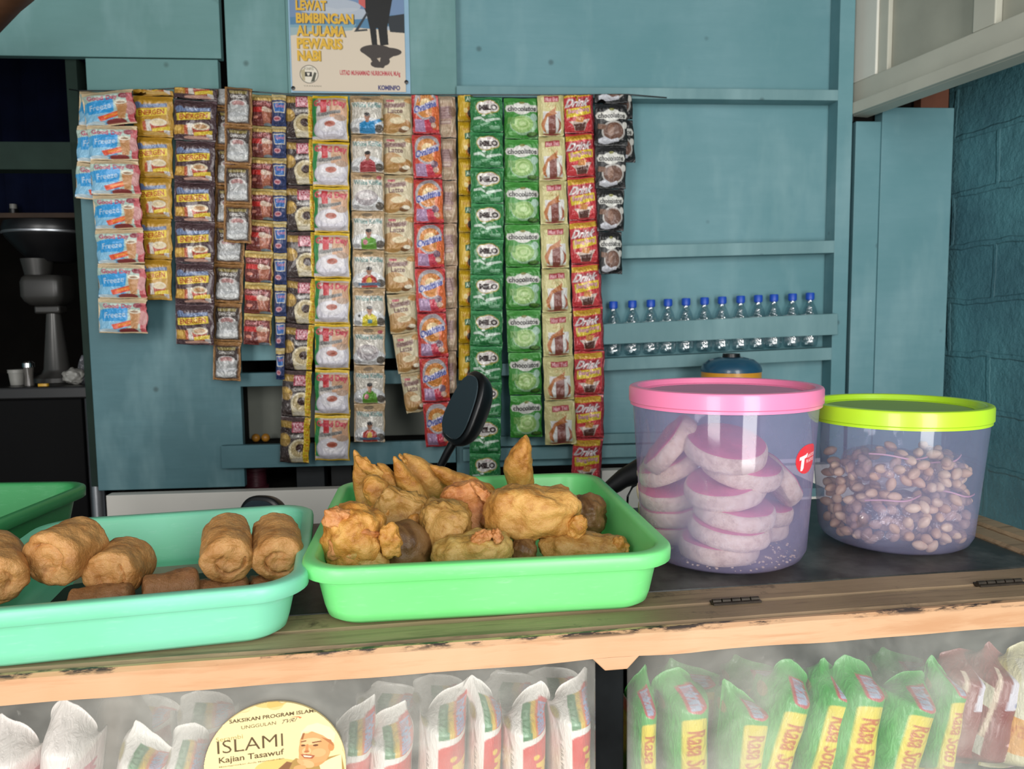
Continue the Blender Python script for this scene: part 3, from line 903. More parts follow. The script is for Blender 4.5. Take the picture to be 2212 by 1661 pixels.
# ================================================================== TRAYS
def rrect(hw, hd, r, z, n=9):
    r = min(r, hw - .001, hd - .001); pts = []
    for cx, cy, a0 in ((hw - r, hd - r, 0), (-hw + r, hd - r, 90), (-hw + r, -hd + r, 180), (hw - r, -hd + r, 270)):
        for k in range(n):
            a = radians(a0 + 90 * k / (n - 1)); pts.append((cx + r * cos(a), cy + r * sin(a), z))
    return pts


def tray_mat(name, a, b, scuff):
    t = NT(name); v = t.coord()
    n1 = t.noise(v, 5, 4); n2 = t.noise(t.coord((10, 10, 60)), 5, 5, .7)
    c = t.mix(t.ramp(n1, [(.35, (0,) * 3), (.65, (1,) * 3)]), a, b)
    c = t.mix(t.ramp(n2, [(.56, (0,) * 3), (.78, (.35,) * 3)]), c, scuff)
    t.base(c); t.set(Roughness=.38); t.p.inputs['Subsurface Weight'].default_value = .12
    t.p.inputs['Subsurface Radius'].default_value = (.004, .008, .005)
    t.p.inputs['Subsurface Scale'].default_value = 1.0
    return t.mat


def tray(label, ctr, rot, W, D, H, mat, r=.036, taper=.007):
    m = MB(); hw, hd = W / 2, D / 2; L = []
    for ins, z, rr in ((.040 + taper, .0045, r * .5), (.020 + taper, .0045, r * .75), (.0155 + taper, .0065, r * .8), (.0125 + taper, .013, r * .85), (.0125, H - .004, r), (.0115, H - .001, r), (.0095, H, r),
                       (.0025, H, r + .004), (.0006, H - .0012, r + .005), (0, H - .004, r + .005), (.0004, H - .0125, r + .005), (.0022, H - .0138, r + .004), (.0036, H - .0128, r + .003), (.0042, H - .009, r + .002),
                       (.0095, H - .008, r), (.0105, H - .012, r), (.0100 + taper, .013, r * .85), (.0125 + taper, .005, r * .8), (.018 + taper, .0008, r * .75), (.026 + taper, 0, r * .6)):
        L.append(rrect(hw - ins, hd - ins, rr, z))
    m.loops(L)
    o = m.build('tray', mat, None, Matrix.Translation((ctr[0], ctr[1], TOP + .0005)) @ Matrix.Rotation(radians(rot), 4, 'Z'), True, ang=60)
    return tag(o, label, 'tray', 'green plastic food trays')


T1 = Matrix.Translation((-.0295, .8, TOP)) @ Matrix.Rotation(radians(6.3), 4, 'Z')
tray('bright green plastic tray full of battered fritters', (-.0355, .794), 6.3, .324, .348, .0565, tray_mat('bright_green_plastic', '#74dd7f', '#80e58b', '#b2edbb'))
T2R = radians(13.2)
tray('mint green plastic tray holding the fried rolls', (-.327, .688), 13.2, .274, .274, .0525, tray_mat('mint_green_plastic', '#78cfa2', '#84d6b4', '#b2e2d2'))
tray('shaded green empty plastic tray at the left edge behind the mint tray', (-.686, .855), 0.5, .308, .236, .0545, tray_mat('shaded_green_plastic', '#3a9254', '#45a060', '#86c99c'))  # shade of its outer wall is put into a darker green
# sheet on the floor of the mint tray
M_LINER = plain('dark_tray_paper', '#231f19', .6, .25, 25)
M_CREAM = plain('cream_paper', '#a9a48c', .7, .1, 20)
T2 = Matrix.Translation((-.327, .688, TOP)) @ Matrix.Rotation(T2R, 4, 'Z')
ln = thing('paper_liner', 'dark paper liner lying on the floor of the mint tray', 'paper', T2 @ Matrix.Translation((0, 0, .0056)))
m = MB(); m.loops([rrect(.094, .080, .012, z, 5) for z in (0, .0008)]); m.build('sheet', M_LINER, ln, Matrix.Translation((0, -.022, .0005)))
m = MB(); m.loops([rrect(.09, .02, .01, z, 5) for z in (0, .0007)]); m.build('border', M_CREAM, ln, Matrix.Translation((0, .071, .0003)))


# ================================================================== FRIED FOOD
def fry_mat(name, cols, speck='#8a4a1c', bump=.5, scale=26):
    t = NT(name); v = t.coord()
    n1 = t.noise(v, scale, 5, .6, .8); n2 = t.noise(v, scale * 2.6, 5, .65); n3 = t.noise(v, 320, 4, .7); n4 = t.noise(v, scale * 5, 4, .6)
    k = len(cols); lo, hi = .33, .67
    c = t.ramp(n1, [(lo + (hi - lo) * i / (k - 1), x) for i, x in enumerate(cols)])
    c = t.mix(t.ramp(n2, [(.57, (0,) * 3), (.72, (.75,) * 3)]), c, speck)
    t.base(c); t.set(Roughness=.42); t.p.inputs['Specular IOR Level'].default_value = .5
    t.p.inputs['Subsurface Weight'].default_value = .15; t.p.inputs['Subsurface Radius'].default_value = (.006, .003, .001)
    h = t.mix(.55, n4, n3); t.bump(h, bump, .005)
    return t.mat


M_GOLD = fry_mat('golden_batter', ['#9a5c1c', '#c08338', '#d29b4c', '#daaa5e'], '#954f16')
M_PALE = fry_mat('pale_batter', ['#a1752e', '#bd954c', '#cdac64', '#c39c54'], '#96601e')
M_ORANGE = fry_mat('orange_batter', ['#a05a22', '#bf7b42', '#cd8f58', '#c38048'], '#944816')
M_BROWN = fry_mat('dark_batter', ['#5c3c20', '#7d5a34', '#8d6a42', '#7a5530'], '#4a2c12', .3)
M_HONEY = fry_mat('honey_batter', ['#ac7430', '#c89048', '#d9a75c', '#cf9850'], '#a8631f')
M_TAN = fry_mat('tan_batter', ['#98682a', '#b38644', '#c09654', '#aa7832'], '#824e18')
M_ROLL = fry_mat('breaded_roll', ['#a06a34', '#ba844a', '#c8965c', '#b87e44'], '#87531f', .6, 20)
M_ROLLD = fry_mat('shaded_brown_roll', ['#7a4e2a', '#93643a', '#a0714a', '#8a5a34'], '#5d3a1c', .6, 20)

_ico = {}


def ico(sub):
    if sub not in _ico:
        bm = bmesh.new(); bmesh.ops.create_icosphere(bm, subdivisions=sub, radius=1.0)
        _ico[sub] = ([v.co.copy() for v in bm.verts], [tuple(v.index for v in f.verts) for f in bm.faces]); bm.free()
    return _ico[sub]


def fritter_mesh(dims, style, seed, sub=5, amp=1.0):
    vs, fs = ico(sub); out = []; a, b, c = (d / 2 for d in dims)
    e = {'lump': .85, 'loaf': .78, 'slab': .55, 'leaf': .9, 'ball': 1.0}[style]
    S = Vector((seed * 3.17, seed * 1.3, seed * 7.7)); mean = (a + c) / 2
    for p in vs:
        q = Vector([math.copysign(abs(x) ** e, x) for x in p]); q = q / max(1e-6, (abs(q.x) ** (2 / e) + abs(q.y) ** (2 / e) + abs(q.z) ** (2 / e)) ** (e / 2))
        x, y, z = q.x * a, q.y * b, q.z * c
        if style == 'leaf':
            k = 1 - .62 * max(0, q.z) ** 2 - .25 * max(0, -q.z) ** 2; x *= k; y *= .6 + .4 * k
            x += .30 * a * sin(q.z * 2.2 + seed); y += .35 * b * sin(q.z * 2.6 + seed * 2)
        if style == 'slab': y += .3 * b * sin(q.x * 2 + seed) + .2 * b * sin(q.z * 3 + seed)
        pos = Vector((x, y, z)); sp = pos / mean
        n1 = noise.noise(sp * 1.5 + S); n2 = noise.noise(sp * 3.6 + S * 2); n3 = noise.noise(sp * 9 + S); rid = 1 - abs(noise.noise(sp * 5.0 + S * 1.7)) * 2.2
        d = amp * (.17 * n1 + .085 * n2 + .030 * n3 + (.035 * max(0, rid) if style != 'ball' else 0)) * min(mean, max(b * 2.2, mean * .45))
        if style == 'ball': d *= .45
        out.append(pos + p * d)
    me = bpy.data.meshes.new('f'); me.from_pydata([tuple(v) for v in out], [], fs)
    return me


def frame_at(px, py, depth, rot=0, pitch=0, yaw=0):
    P = at(px, py, depth)
    fy = -math.atan2(P.x, P.y)
    return Matrix.Translation(P) @ Matrix.Rotation(fy + radians(yaw), 4, 'Z') @ Matrix.Rotation(radians(pitch), 4, 'X') @ Matrix.Rotation(radians(rot), 4, 'Y')


def fritter(label, px, py, depth, wpx, hpx, th, style, mat, rot=0, seed=1, pitch=0, yaw=0, flakes=(), sub=5, amp=1.0):
    k = depth / F
    M = frame_at(px, py, depth, rot, pitch, yaw)
    me = fritter_mesh((wpx * k, th, hpx * k), style, seed, sub, amp)
    if not flakes:
        o = link('fritter', me, mat, None, M, True, ang=180)
        return tag(o, label, 'fritter', 'fritters in the bright green tray')
    root = thing('fritter', label, 'fritter', M, 'fritters in the bright green tray')
    link('body', me, mat, root, None, True, ang=180)
    Mi = M.inverted()
    for j, (fx, fyy, fw, fh, frot, fm) in enumerate(flakes):
        P = Mi @ at(fx, fyy, depth - th * .33)
        fm_ = fritter_mesh((fw * k, .010, fh * k), 'leaf' if j % 2 else 'lump', seed * 5 + j + 11, 4, 2.2)
        link('batter_flake', fm_, fm, root, Matrix.Translation(P) @ Matrix.Rotation(radians(frot - rot), 4, 'Y'), True, ang=180)
    return root


fritter('tall ragged golden fritter at the front left corner of the green tray', 768, 1170, .692, 140, 172, .050, 'lump', M_GOLD, 4, 3, flakes=[(845, 1168, 46, 74, -12, M_GOLD), (775, 1150, 84, 30, 8, M_ORANGE), (745, 1185, 70, 50, 0, M_ORANGE), (800, 1205, 88, 44, 4, M_PALE), (728, 1120, 52, 50, 10, M_ORANGE)], amp=1.15)
fritter('smooth dark brown fritter right behind the tall ragged one', 872, 1190, .722, 128, 138, .050, 'ball', M_BROWN, 18, 5)
fritter('thin upright fritter strip leaning at the back left of the tray', 783, 1048, .835, 46, 160, .022, 'leaf', M_GOLD, -12, 7, flakes=[(802, 1012, 24, 84, -48, M_GOLD)], amp=.5)
fritter('stubby light golden fritter tip beside the thin upright strip', 822, 1072, .795, 58, 104, .028, 'loaf', M_GOLD, -32, 9, amp=.7)
fritter('small curled golden fritter above the stubby light tip', 845, 1036, .835, 34, 92, .020, 'leaf', M_GOLD, -46, 12, amp=.5)
fritter('flat brown fritter with crisp lacy edge, left of centre', 862, 1112, .757, 116, 104, .024, 'slab', M_TAN, 24, 14, flakes=[(900, 1140, 34, 56, -18, M_GOLD), (818, 1104, 50, 30, 10, M_GOLD)], amp=1.7)
fritter('narrow golden fritter leaning left, front one of the leaf shaped pair', 892, 1048, .826, 42, 156, .022, 'leaf', M_GOLD, -32, 17, amp=.5)
fritter('wide leaf shaped fritter with a thin pointed tip', 917, 1042, .858, 72, 156, .026, 'leaf', M_HONEY, -27, 21, flakes=[(871, 992, 7, 30, -40, M_GOLD)], amp=.5)
fritter('long golden fritter leaning right along the back of the pile', 1002, 1040, .845, 42, 160, .024, 'leaf', M_GOLD, -62, 23, amp=.55)
fritter('pinkish orange slab fritter leaning in the middle of the pile', 1010, 1108, .775, 104, 136, .030, 'slab', M_ORANGE, -9, 26, flakes=[(1070, 1128, 62, 32, 12, M_ORANGE), (1048, 1070, 60, 24, 40, M_ORANGE)])
fritter('pale soft fritter below the pinkish slab', 958, 1150, .742, 108, 136, .044, 'slab', M_TAN, 12, 29, amp=1.4)
fritter('largest fritter, a plump pale golden loaf lying on top at the right', 1152, 1106, .757, 206, 116, .064, 'loaf', M_HONEY, 4, 31, flakes=[(1246, 1140, 40, 52, 20, M_GOLD)])
fritter('upright banana fritter standing against the back of the tray', 1130, 1018, .885, 62, 164, .032, 'leaf', M_GOLD, 1, 36, amp=.6)
fritter('rounded brown fritter by the right wall of the tray', 1268, 1114, .835, 84, 92, .046, 'lump', M_BROWN, 0, 38)
fritter('pale front fritter with a crest of orange crumbs, at the front centre', 1022, 1192, .700, 176, 84, .044, 'loaf', M_PALE, -5, 41, flakes=[(1040, 1160, 46, 26, -25, M_ORANGE), (1075, 1158, 26, 26, 20, M_ORANGE)])
fritter('long tan fritter with a greenish end at the front right', 1258, 1182, .742, 196, 66, .044, 'loaf', M_TAN, 2, 44, flakes=[(1340, 1180, 30, 44, -30, M_GOLD)])
fritter('small brown fritter wedged between the front and right loaves', 1130, 1192, .735, 58, 66, .036, 'loaf', M_BROWN, 0, 47)


def roll_mesh(rad, L, seed, sq=.93):
    """breaded roll along +Y; the folded end (spiral crease) at y=0 looks towards -Y"""
    n, k = 72, 56; prof = []
    for i in range(19):                      # front cap
        f = i / 18; prof.append((sin(f * pi / 2) ** .62, (1 - cos(f * pi / 2)) ** 1.5 * .32 * rad))
    for i in range(1, k - 30): prof.append((1.0, .32 * rad + (L - .64 * rad) * i / (k - 31)))
    for i in range(1, 12):
        f = 1 - i / 11; prof.append((max(.0, sin(f * pi / 2) ** .62), L - (1 - cos(f * pi / 2)) ** 1.5 * .32 * rad))
    S = Vector((seed * 2.3, seed * 5.1, seed)); ls = []
    for r, y in prof:
        r = max(r, .004); row = []
        for j in range(n):
            a = 2 * pi * j / n
            q = Vector((cos(a) * r, y / rad, sin(a) * r))
            R = rad * r * (1 + .10 * noise.noise(q * 1.1 + S) + .045 * noise.noise(q * 3.5 + S) + .018 * noise.noise(q * 10 + S))
            yy = y
            if y < .33 * rad:               # crease of the folded wrapper
                sp = (r - (.28 + .5 * ((a + seed) % (2 * pi)) / (2 * pi)))
                yy += .34 * rad * math.exp(-(sp / .045) ** 2) * (1 if ((a + seed) % (2 * pi)) < 4.6 else .15) + .16 * rad * math.exp(-((r) / .16) ** 2)
                yy += rad * (.10 * noise.noise(q * 2.0 + S) + .03 * noise.noise(q * 8 + S)) * min(1, r * 1.3 + .2)
            seam = math.exp(-(((a - 2.4 - .12 * sin(y / rad * 2)) / .10) ** 2))
            R *= 1 - .06 * seam
            row.append((R * cos(a), yy, R * sin(a) * sq))
        ls.append(row)
    m = MB(); m.loops(ls); return m.mesh('r')


def roll(label, px, py, depth, dirv, rad, L, seed, mat=None):
    P = at(px, py, depth); d = Vector(dirv).normalized()
    q = Vector((0, 1, 0)).rotation_difference(d).to_matrix().to_4x4()
    o = link('fried_roll', roll_mesh(rad, L, seed), mat or M_ROLL, None, Matrix.Translation(P) @ q, True, ang=180)
    return tag(o, label, 'fried roll', 'fried rolls in the mint tray')


roll('glossy fried roll cut by the left edge of the picture', -6, 1262, .592, (-.60, .78, .22), .0235, .062, 1.3)
roll('thick fried roll with a dimpled round end, second from the left', 100, 1212, .618, (.10, .98, .04), .0255, .050, 2.2)
roll('fried roll with a small dark hole in its end, third from the left', 232, 1252, .630, (-.06, .98, .06), .0235, .050, 3.7)
roll('upright leaning fried roll, left one of the pair at the right wall', 492, 1216, .650, (-.35, .92, .16), .0226, .066, 4.4)
roll('fried roll with a dark slit, right one of the pair at the right wall', 601, 1212, .665, (-.31, .94, .15), .0224, .066, 5.6)
roll('darker fried roll lying low in the middle of the mint tray', 308, 1288, .640, (.90, .42, .03), .0185, .046, 6.1, M_ROLLD)
roll('dark fried roll lying under the left leaning roll', 420, 1300, .655, (.94, .33, .02), .0185, .046, 7.5, M_ROLLD)
roll('dark fried roll lying under the right leaning roll', 540, 1285, .676, (.80, .60, .02), .0170, .030, 8.2, M_ROLLD)
roll('dark fried roll lying under the dimpled round roll', 150, 1318, .610, (.95, .30, .02), .0180, .048, 9.9, M_ROLLD)


# ================================================================== JARS
def hazy(name, tint, milk, op=.40, gl=.06):
    t = NT(name); v = t.coord()
    n = t.noise(v, 22, 4)
    tr = t.n('ShaderNodeBsdfTransparent'); tr.inputs[0].default_value = L4(tint)
    df = t.n('ShaderNodeBsdfDiffuse'); df.inputs[0].default_value = L4(milk)
    tl = t.n('ShaderNodeBsdfTranslucent'); tl.inputs[0].default_value = L4(milk)
    m0 = t.n('ShaderNodeMixShader'); m0.inputs[0].default_value = .45; t.l(df.outputs[0], m0.inputs[1]); t.l(tl.outputs[0], m0.inputs[2])
    m1 = t.n('ShaderNodeMixShader'); t.l(t.ramp(n, [(.3, (op * .9,) * 3), (.7, (op * 1.12,) * 3)]), m1.inputs[0]); t.l(tr.outputs[0], m1.inputs[1]); t.l(m0.outputs[0], m1.inputs[2])
    g = t.n('ShaderNodeBsdfGlossy'); g.inputs['Roughness'].default_value = gl
    m2 = t.n('ShaderNodeMixShader'); t.l(t.sheen(.05, .5), m2.inputs[0]); t.l(m1.outputs[0], m2.inputs[1]); t.l(g.outputs[0], m2.inputs[2])
    t.l(m2.outputs[0], t.out.inputs[0])
    return t.mat


M_JAR = hazy('hazy_violet_plastic', '#f8f6ff', '#bfbae6', .36, .06)
M_JARB = hazy('hazy_blue_plastic', '#f8f8ff', '#b9bce4', .34, .06)
M_PINK = plain('pink_lid_plastic', '#f988b2', .3, .04, 8, coat=.2, bump=0)
M_PINKD = plain('pink_lid_window', '#cf93b0', .6, .05, 8, spec=.15, bump=0)
M_LIME = plain('lime_lid_plastic', '#b9e62c', .3, .04, 8, coat=.2, bump=0)
M_LIMED = plain('lime_lid_window', '#8fb266', .6, .05, 8, spec=.15, bump=0)


def jar(label, c, rb, rt, rl, H, lid, lidw, body):
    root = thing('plastic_jar', label, 'jar', Matrix.Translation((c[0], c[1], TOP)), 'snack jars on the counter')
    m = MB(); zt = H - .016; n = 96
    prof = [(.001, .0035), (rb - .018, .0035), (rb - .014, .002), (rb - .010, .0022), (rb - .004, .006), (rb, .014)] + [(rb + (rt - rb) * k / 8, .014 + (zt - .014) * k / 8) for k in range(1, 9)]
    m.lathe(prof, n, cap0=True, cap1=False)
    m.build('body', body, root, ang=60)
    m = MB()
    ring = [(rt - .001, zt - .004), (rl - .0015, zt - .004), (rl - .0015, zt - .0012), (rl, zt), (rl, H - .003), (rl - .001, H - .0008), (rl - .003, H), (rl - .0075, H), (rl - .009, H - .0008), (rl - .011, H - .0058), (rl - .014, H - .0064), (rl - .019, H - .0060), (rl - .019, H - .0078), (rt - .001, H - .0078)]
    m.lathe(ring + [ring[0]], n, cap0=False, cap1=False)
    lo = m.build('lid', lid, root, ang=35)
    m = MB(); m.lathe([(.001, H - .0066), (rl - .0195, H - .0066), (rl - .0195, H - .0078), (.001, H - .0078)], n)
    m.build('lid_window', lidw, lo)
    return root


J = (.2265, .818); G = (.436, .864)
jarp = jar('large hazy violet jar of pink topped biscuits with a pink lid', J, .0865, .0962, .1003, .184, M_PINK, M_PINKD, M_JAR)
jarg = jar('smaller hazy jar of bagged peanuts with a lime green lid', G, .0808, .0918, .0948, .158, M_LIME, M_LIMED, M_JARB)

# red maker's sticker on the pink-lidded jar
c = Cv(120, 90, '#e8323c')
c.poly([(.17, .40), (.52, .33), (.52, .44), (.40, .47), (.38, .78), (.33, .86), (.24, .86), (.26, .49), (.17, .51)], '#f6ecec').text('ANTOS', .55, .33, .97, .45, '#f3c9cc', th=.03, dv=-.04).text('PLASTICS', .50, .50, .97, .61, '#f3c9cc', th=.03, dv=-.04).poly([(.47, .32), (.55, .30), (.53, .42), (.47, .43)], '#f6ecec')
M_STICK = vcol_mat('printed_sticker', .35, .3, 0, 0)
hh, ww = 90, 120
U, V = np.meshgrid(np.linspace(0, 1, ww), np.linspace(0, 1, hh))
zc = 1.0655 - TOP; hgt, arc = .0300, .0380; a0 = radians(43)
Zs = zc + (.5 - V) * hgt; Rr = .0865 + (.0962 - .0865) * (Zs - .014) / (.154) + .0006
A = a0 + (U - .5) * arc / .093
k = ((U - .5) / .49) ** 2 + ((V - .5) / .49) ** 2
corner = (U > .5) & (V < .5) & (((U - .5) / .49) ** 4.5 + ((.5 - V) / .49) ** 4.5 < 1)
me = sheet_mesh('sticker', Rr * np.sin(A), -Rr * np.cos(A), Zs, c.out(), M_STICK, (k < 1) | corner)
o = bpy.data.objects.new('sticker', me); COL.objects.link(o); o.parent = jarp; tag(o, 'round red sticker with white lettering')

# biscuits
t = NT('biscuit_crumb'); v = t.coord()
n1 = t.noise(v, 60, 6, .7); n2 = t.noise(v, 230, 4, .7)
cc = t.ramp(n1, [(.3, '#b89c7c'), (.5, '#e0c8a8'), (.7, '#efdfc4')]); cc = t.mix(t.ramp(n2, [(.66, (0,) * 3), (.74, (.8,) * 3)]), cc, '#8a6a58')
t.base(cc); t.set(Roughness=.8); t.bump(n1, .7, .004); M_BISC = t.mat
M_GLAZE = plain('pink_glaze', '#cf657c', .35, .2, 40, coat=.2, bump=.2)


def disc_mesh(rad, h, seed, glaze=False):
    m = MB(); S = Vector((seed * 3.3, seed, 2)); n = 56; ls = []
    prof = [(.02, 0), (.9, 0), (.97, .08), (1, .3), (1.0, .55), (.985, .8), (.95, .95), (.9, 1.0), (.02, 1.02)] if not glaze else [(.9, .96), (.915, 1.02), (.88, 1.07), (.6, 1.10), (.02, 1.10)]
    for r, z in prof:
        ls.append([((rad * r * (1 + .025 * noise.noise(Vector((cos(a) * 2, sin(a) * 2, z)) + S) + (.012 * noise.noise(Vector((cos(a) * 9, sin(a) * 9, z * 3)) + S)))) * cos(a),
                    (rad * r * (1 + .025 * noise.noise(Vector((cos(a) * 2, sin(a) * 2, z)) + S))) * sin(a),
                    h * (z - .5) + .0012 * noise.noise(Vector((cos(a) * r * 2, sin(a) * r * 2, 5)) + S)) for a in (2 * pi * i / n for i in range(n))])
    m.loops(ls); return m.mesh('d')


BISC = [((-.012, -.032, .0145), (0, -.05, 1), .041, 'bottom biscuit of the front stack in the pink lidded jar'),
        ((-.002, -.036, .034), (.06, -.14, 1), .042, 'second biscuit from the bottom of the front stack'),
        ((.003, -.033, .053), (.10, -.16, 1), .042, 'third biscuit from the bottom of the front stack'),
        ((-.006, -.030, .0765), (-.16, -.22, 1), .042, 'biscuit tilted left, third from the top of the front stack'),
        ((.012, -.026, .0965), (.18, -.26, 1), .042, 'second biscuit from the top, sticking out to the right'),
        ((-.006, -.030, .1175), (.06, -.34, 1), .043, 'top biscuit of the front stack with the wide pink face'),
        ((-.056, .004, .116), (-.78, .10, .62), .037, 'biscuit leaning steeply against the left wall of the jar, highest at left'),
        ((-.052, .026, .090), (-.46, -.05, .88), .038, 'biscuit tilted left, second from the top at the left'),
        ((-.050, .030, .062), (-.22, -.28, .93), .038, 'third biscuit from the top of the left stack'),
        ((-.048, .032, .040), (-.14, -.20, .97), .038, 'fourth biscuit from the top of the left stack'),
        ((-.046, .034, .018), (-.06, -.12, .99), .038, 'bottom biscuit of the left stack'),
        ((.060, .012, .076), (.80, .12, .62), .035, 'biscuit leaning steeply against the right wall of the jar'),
        ((.050, .030, .040), (.20, -.15, .96), .037, 'upper of the two flat biscuits at the right back of the jar'),
        ((.046, .034, .018), (.05, -.05, 1), .037, 'lower of the two flat biscuits at the right back of the jar')]
for i, (p, nrm, r, lab) in enumerate(BISC):
    q = Vector((0, 0, 1)).rotation_difference(Vector(nrm).normalized()).to_matrix().to_4x4()
    b = thing('biscuit', lab, 'biscuit', Matrix.Translation((J[0] + p[0], J[1] + p[1], TOP + p[2] + .003)) @ q @ Matrix.Rotation(i * 1.3, 4, 'Z'), 'biscuits in the pink lidded jar')
    link('crumb', disc_mesh(r, .0182, i), M_BISC, b, None, True, ang=60)
    link('glaze', disc_mesh(r, .0182, i, True), M_GLAZE, b, None, True, ang=60)
m = MB(); rnd = random.Random(4)
vs, fs = ico(1)
for k in range(150):
    a = rnd.uniform(0, 2 * pi); r = rnd.uniform(.05, .077); s = rnd.uniform(.0006, .0018)
    m.add([(v.x * s + r * cos(a), v.y * s + r * sin(a), v.z * s * .8 + .0045 + s) for v in vs], fs)
o = m.build('biscuit_crumbs', M_BISC, None, Matrix.Translation((J[0], J[1], TOP))); tag(o, 'loose pale crumbs on the floor of the pink lidded jar', 'crumbs', kind='stuff')

# peanuts
t = NT('roasted_peanut'); v = t.coord(); oi = t.n('ShaderNodeObjectInfo')
n1 = t.noise(v, 120, 4)
cc = t.mix(oi.outputs['Random'], '#cfa680', '#eccfa8'); cc = t.mix(t.ramp(n1, [(.35, (.3,) * 3), (.6, (0,) * 3)]), cc, '#b07e58')
t.base(cc); t.set(Roughness=.45); M_NUT = t.mat
ls = []
for i in range(13):
    f = pi * i / 12
    ls.append([((.0052 * sin(f) + 1e-5) * cos(a) * (1 - .16 * math.exp(-((a - pi / 2) / .28) ** 2)), (.0052 * sin(f) + 1e-5) * sin(a) * (1 - .22 * math.exp(-((a - pi / 2) / .28) ** 2)), -.0082 * cos(f) + .0006 * sin(2 * f)) for a in (2 * pi * k / 18 for k in range(18))])
m = MB(); m.loops(ls); nut_me = m.mesh('peanut'); nut_me.materials.append(M_NUT); nut_me.polygons.foreach_set('use_smooth', [True] * len(nut_me.polygons))
rnd = random.Random(11); placed = []
tries = 0
while len(placed) < 270 and tries < 60000:
    tries += 1
    ang = rnd.uniform(-115, 115); r = rnd.choice((rnd.uniform(.060, .0715), rnd.uniform(.03, .07)))
    x = r * sin(radians(ang)); y = -r * cos(radians(ang))
    top = .120 - .028 * (x / .07) ** 2 - .018 * max(0, -y / .07)
    z = rnd.uniform(.0105, top)
    if x > .02 and .06 < z < .075 and y < -.03: continue          # gap between the bags
    if abs(z - .068 + .1 * (x + .02)) < .006 and y < -.02 and x < .02: continue
    P = Vector((x, y, z))
    if all((P - q).length > .0098 for q in placed):
        placed.append(P)
        o = bpy.data.objects.new('peanut', nut_me); COL.objects.link(o)
        o.matrix_world = Matrix.Translation(P + Vector((G[0], G[1], TOP))) @ Euler((rnd.uniform(0, 6), rnd.uniform(0, 6), rnd.uniform(0, 6))).to_matrix().to_4x4()
        tag(o, 'shelled roasted peanut inside the jar with the lime green lid', 'peanut', 'peanuts in the lime lidded jar')


def film(name, tint, spec=.5, op=.09, milk='#e8e4ee', bs=30):
    t = NT(name); v = t.coord()
    tr = t.n('ShaderNodeBsdfTransparent'); tr.inputs[0].default_value = L4(tint)
    df = t.n('ShaderNodeBsdfDiffuse'); df.inputs[0].default_value = L4(milk)
    m1 = t.n('ShaderNodeMixShader'); m1.inputs[0].default_value = op; t.l(tr.outputs[0], m1.inputs[1]); t.l(df.outputs[0], m1.inputs[2])
    g = t.n('ShaderNodeBsdfGlossy'); g.inputs['Roughness'].default_value = .1
    b = t.n('ShaderNodeBump'); b.inputs['Strength'].default_value = .8; b.inputs['Distance'].default_value = .02; t.l(t.noise(v, bs, 3, .6, 1.0), b.inputs['Height']); t.l(b.outputs[0], g.inputs['Normal'])
    m2 = t.n('ShaderNodeMixShader'); t.l(t.sheen(.09, .4, 3.0, b.outputs[0]), m2.inputs[0]); t.l(m1.outputs[0], m2.inputs[1]); t.l(g.outputs[0], m2.inputs[2])
    t.l(m2.outputs[0], t.out.inputs[0]); return t.mat


M_BAG = film('clear_bag_film', '#f4f0f6')
M_ZIP = plain('pink_zip_strip', '#cf9aa4', .4, .05)
for i, (x, y, z, dx, dy, dz, rt, lab) in enumerate(((-.026, -.036, .034, .084, .062, .062, -4, 'clear zip bag of peanuts at the front left bottom of the lime lidded jar'),
                                                    (.036, -.030, .036, .060, .070, .068, 8, 'clear zip bag of peanuts at the right bottom of the lime lidded jar'),
                                                    (-.022, -.020, .088, .088, .084, .044, 5, 'clear zip bag of peanuts on top at the left of the lime lidded jar'),
                                                    (.034, -.010, .084, .060, .090, .040, -12, 'clear zip bag of peanuts on top at the right of the lime lidded jar'))):
    bg = thing('zip_bag', lab, 'bag', Matrix.Translation((G[0] + x, G[1] + y, TOP + z)) @ Matrix.Rotation(radians(rt), 4, 'Y'), 'zip bags of peanuts in the lime lidded jar')
    link('film', fritter_mesh((dx, dy, dz), 'lump', 60 + i, 4, .35), M_BAG, bg, None, True, ang=180)
    m = MB(); n = 24
    m.loops([[(dx * (.36 * (2 * k / n - 1)), -dy * .46 + .012 * (2 * k / n - 1) ** 2 + e, dz * .5 - .006 + .0012 * sin(k * .3) + h) for k in range(n + 1)] for e, h in ((0, 0), (0, .0016), (.0012, .0016), (.0012, 0), (0, 0))], cap0=False, cap1=False, closed=False)
    m.build('zip_strip', M_ZIP, bg)

# ================================================================== BOTTLES BEHIND THE RAIL
t = NT('clear_bottle_plastic'); v = t.coord()
tr = t.n('ShaderNodeBsdfTransparent'); tr.inputs[0].default_value = (.86, .93, .95, 1)
g = t.n('ShaderNodeBsdfGlossy'); g.inputs['Roughness'].default_value = .12
b = t.n('ShaderNodeBump'); b.inputs['Strength'].default_value = .6; b.inputs['Distance'].default_value = .01; t.l(t.noise(v, 70, 2), b.inputs['Height']); t.l(b.outputs[0], g.inputs['Normal'])
mx = t.n('ShaderNodeMixShader'); mx.inputs[0].default_value = .24; t.l(tr.outputs[0], mx.inputs[1]); t.l(g.outputs[0], mx.inputs[2]); t.l(mx.outputs[0], t.out.inputs[0])
M_PET = t.mat
M_CAP = plain('blue_bottle_cap', '#1f4fb8', .4, .05, 20)
t = NT('pale_bottle_label'); t.base('#bcd3d6'); t.set(Roughness=.3); M_LAB = t.mat
bzf = lambda x: wl(x, float(np.interp(x, [1000, 1806], [790, 750])), .045).z + .0035
ords = 'first second third fourth fifth sixth seventh eighth ninth tenth eleventh twelfth'.split()
proto = None
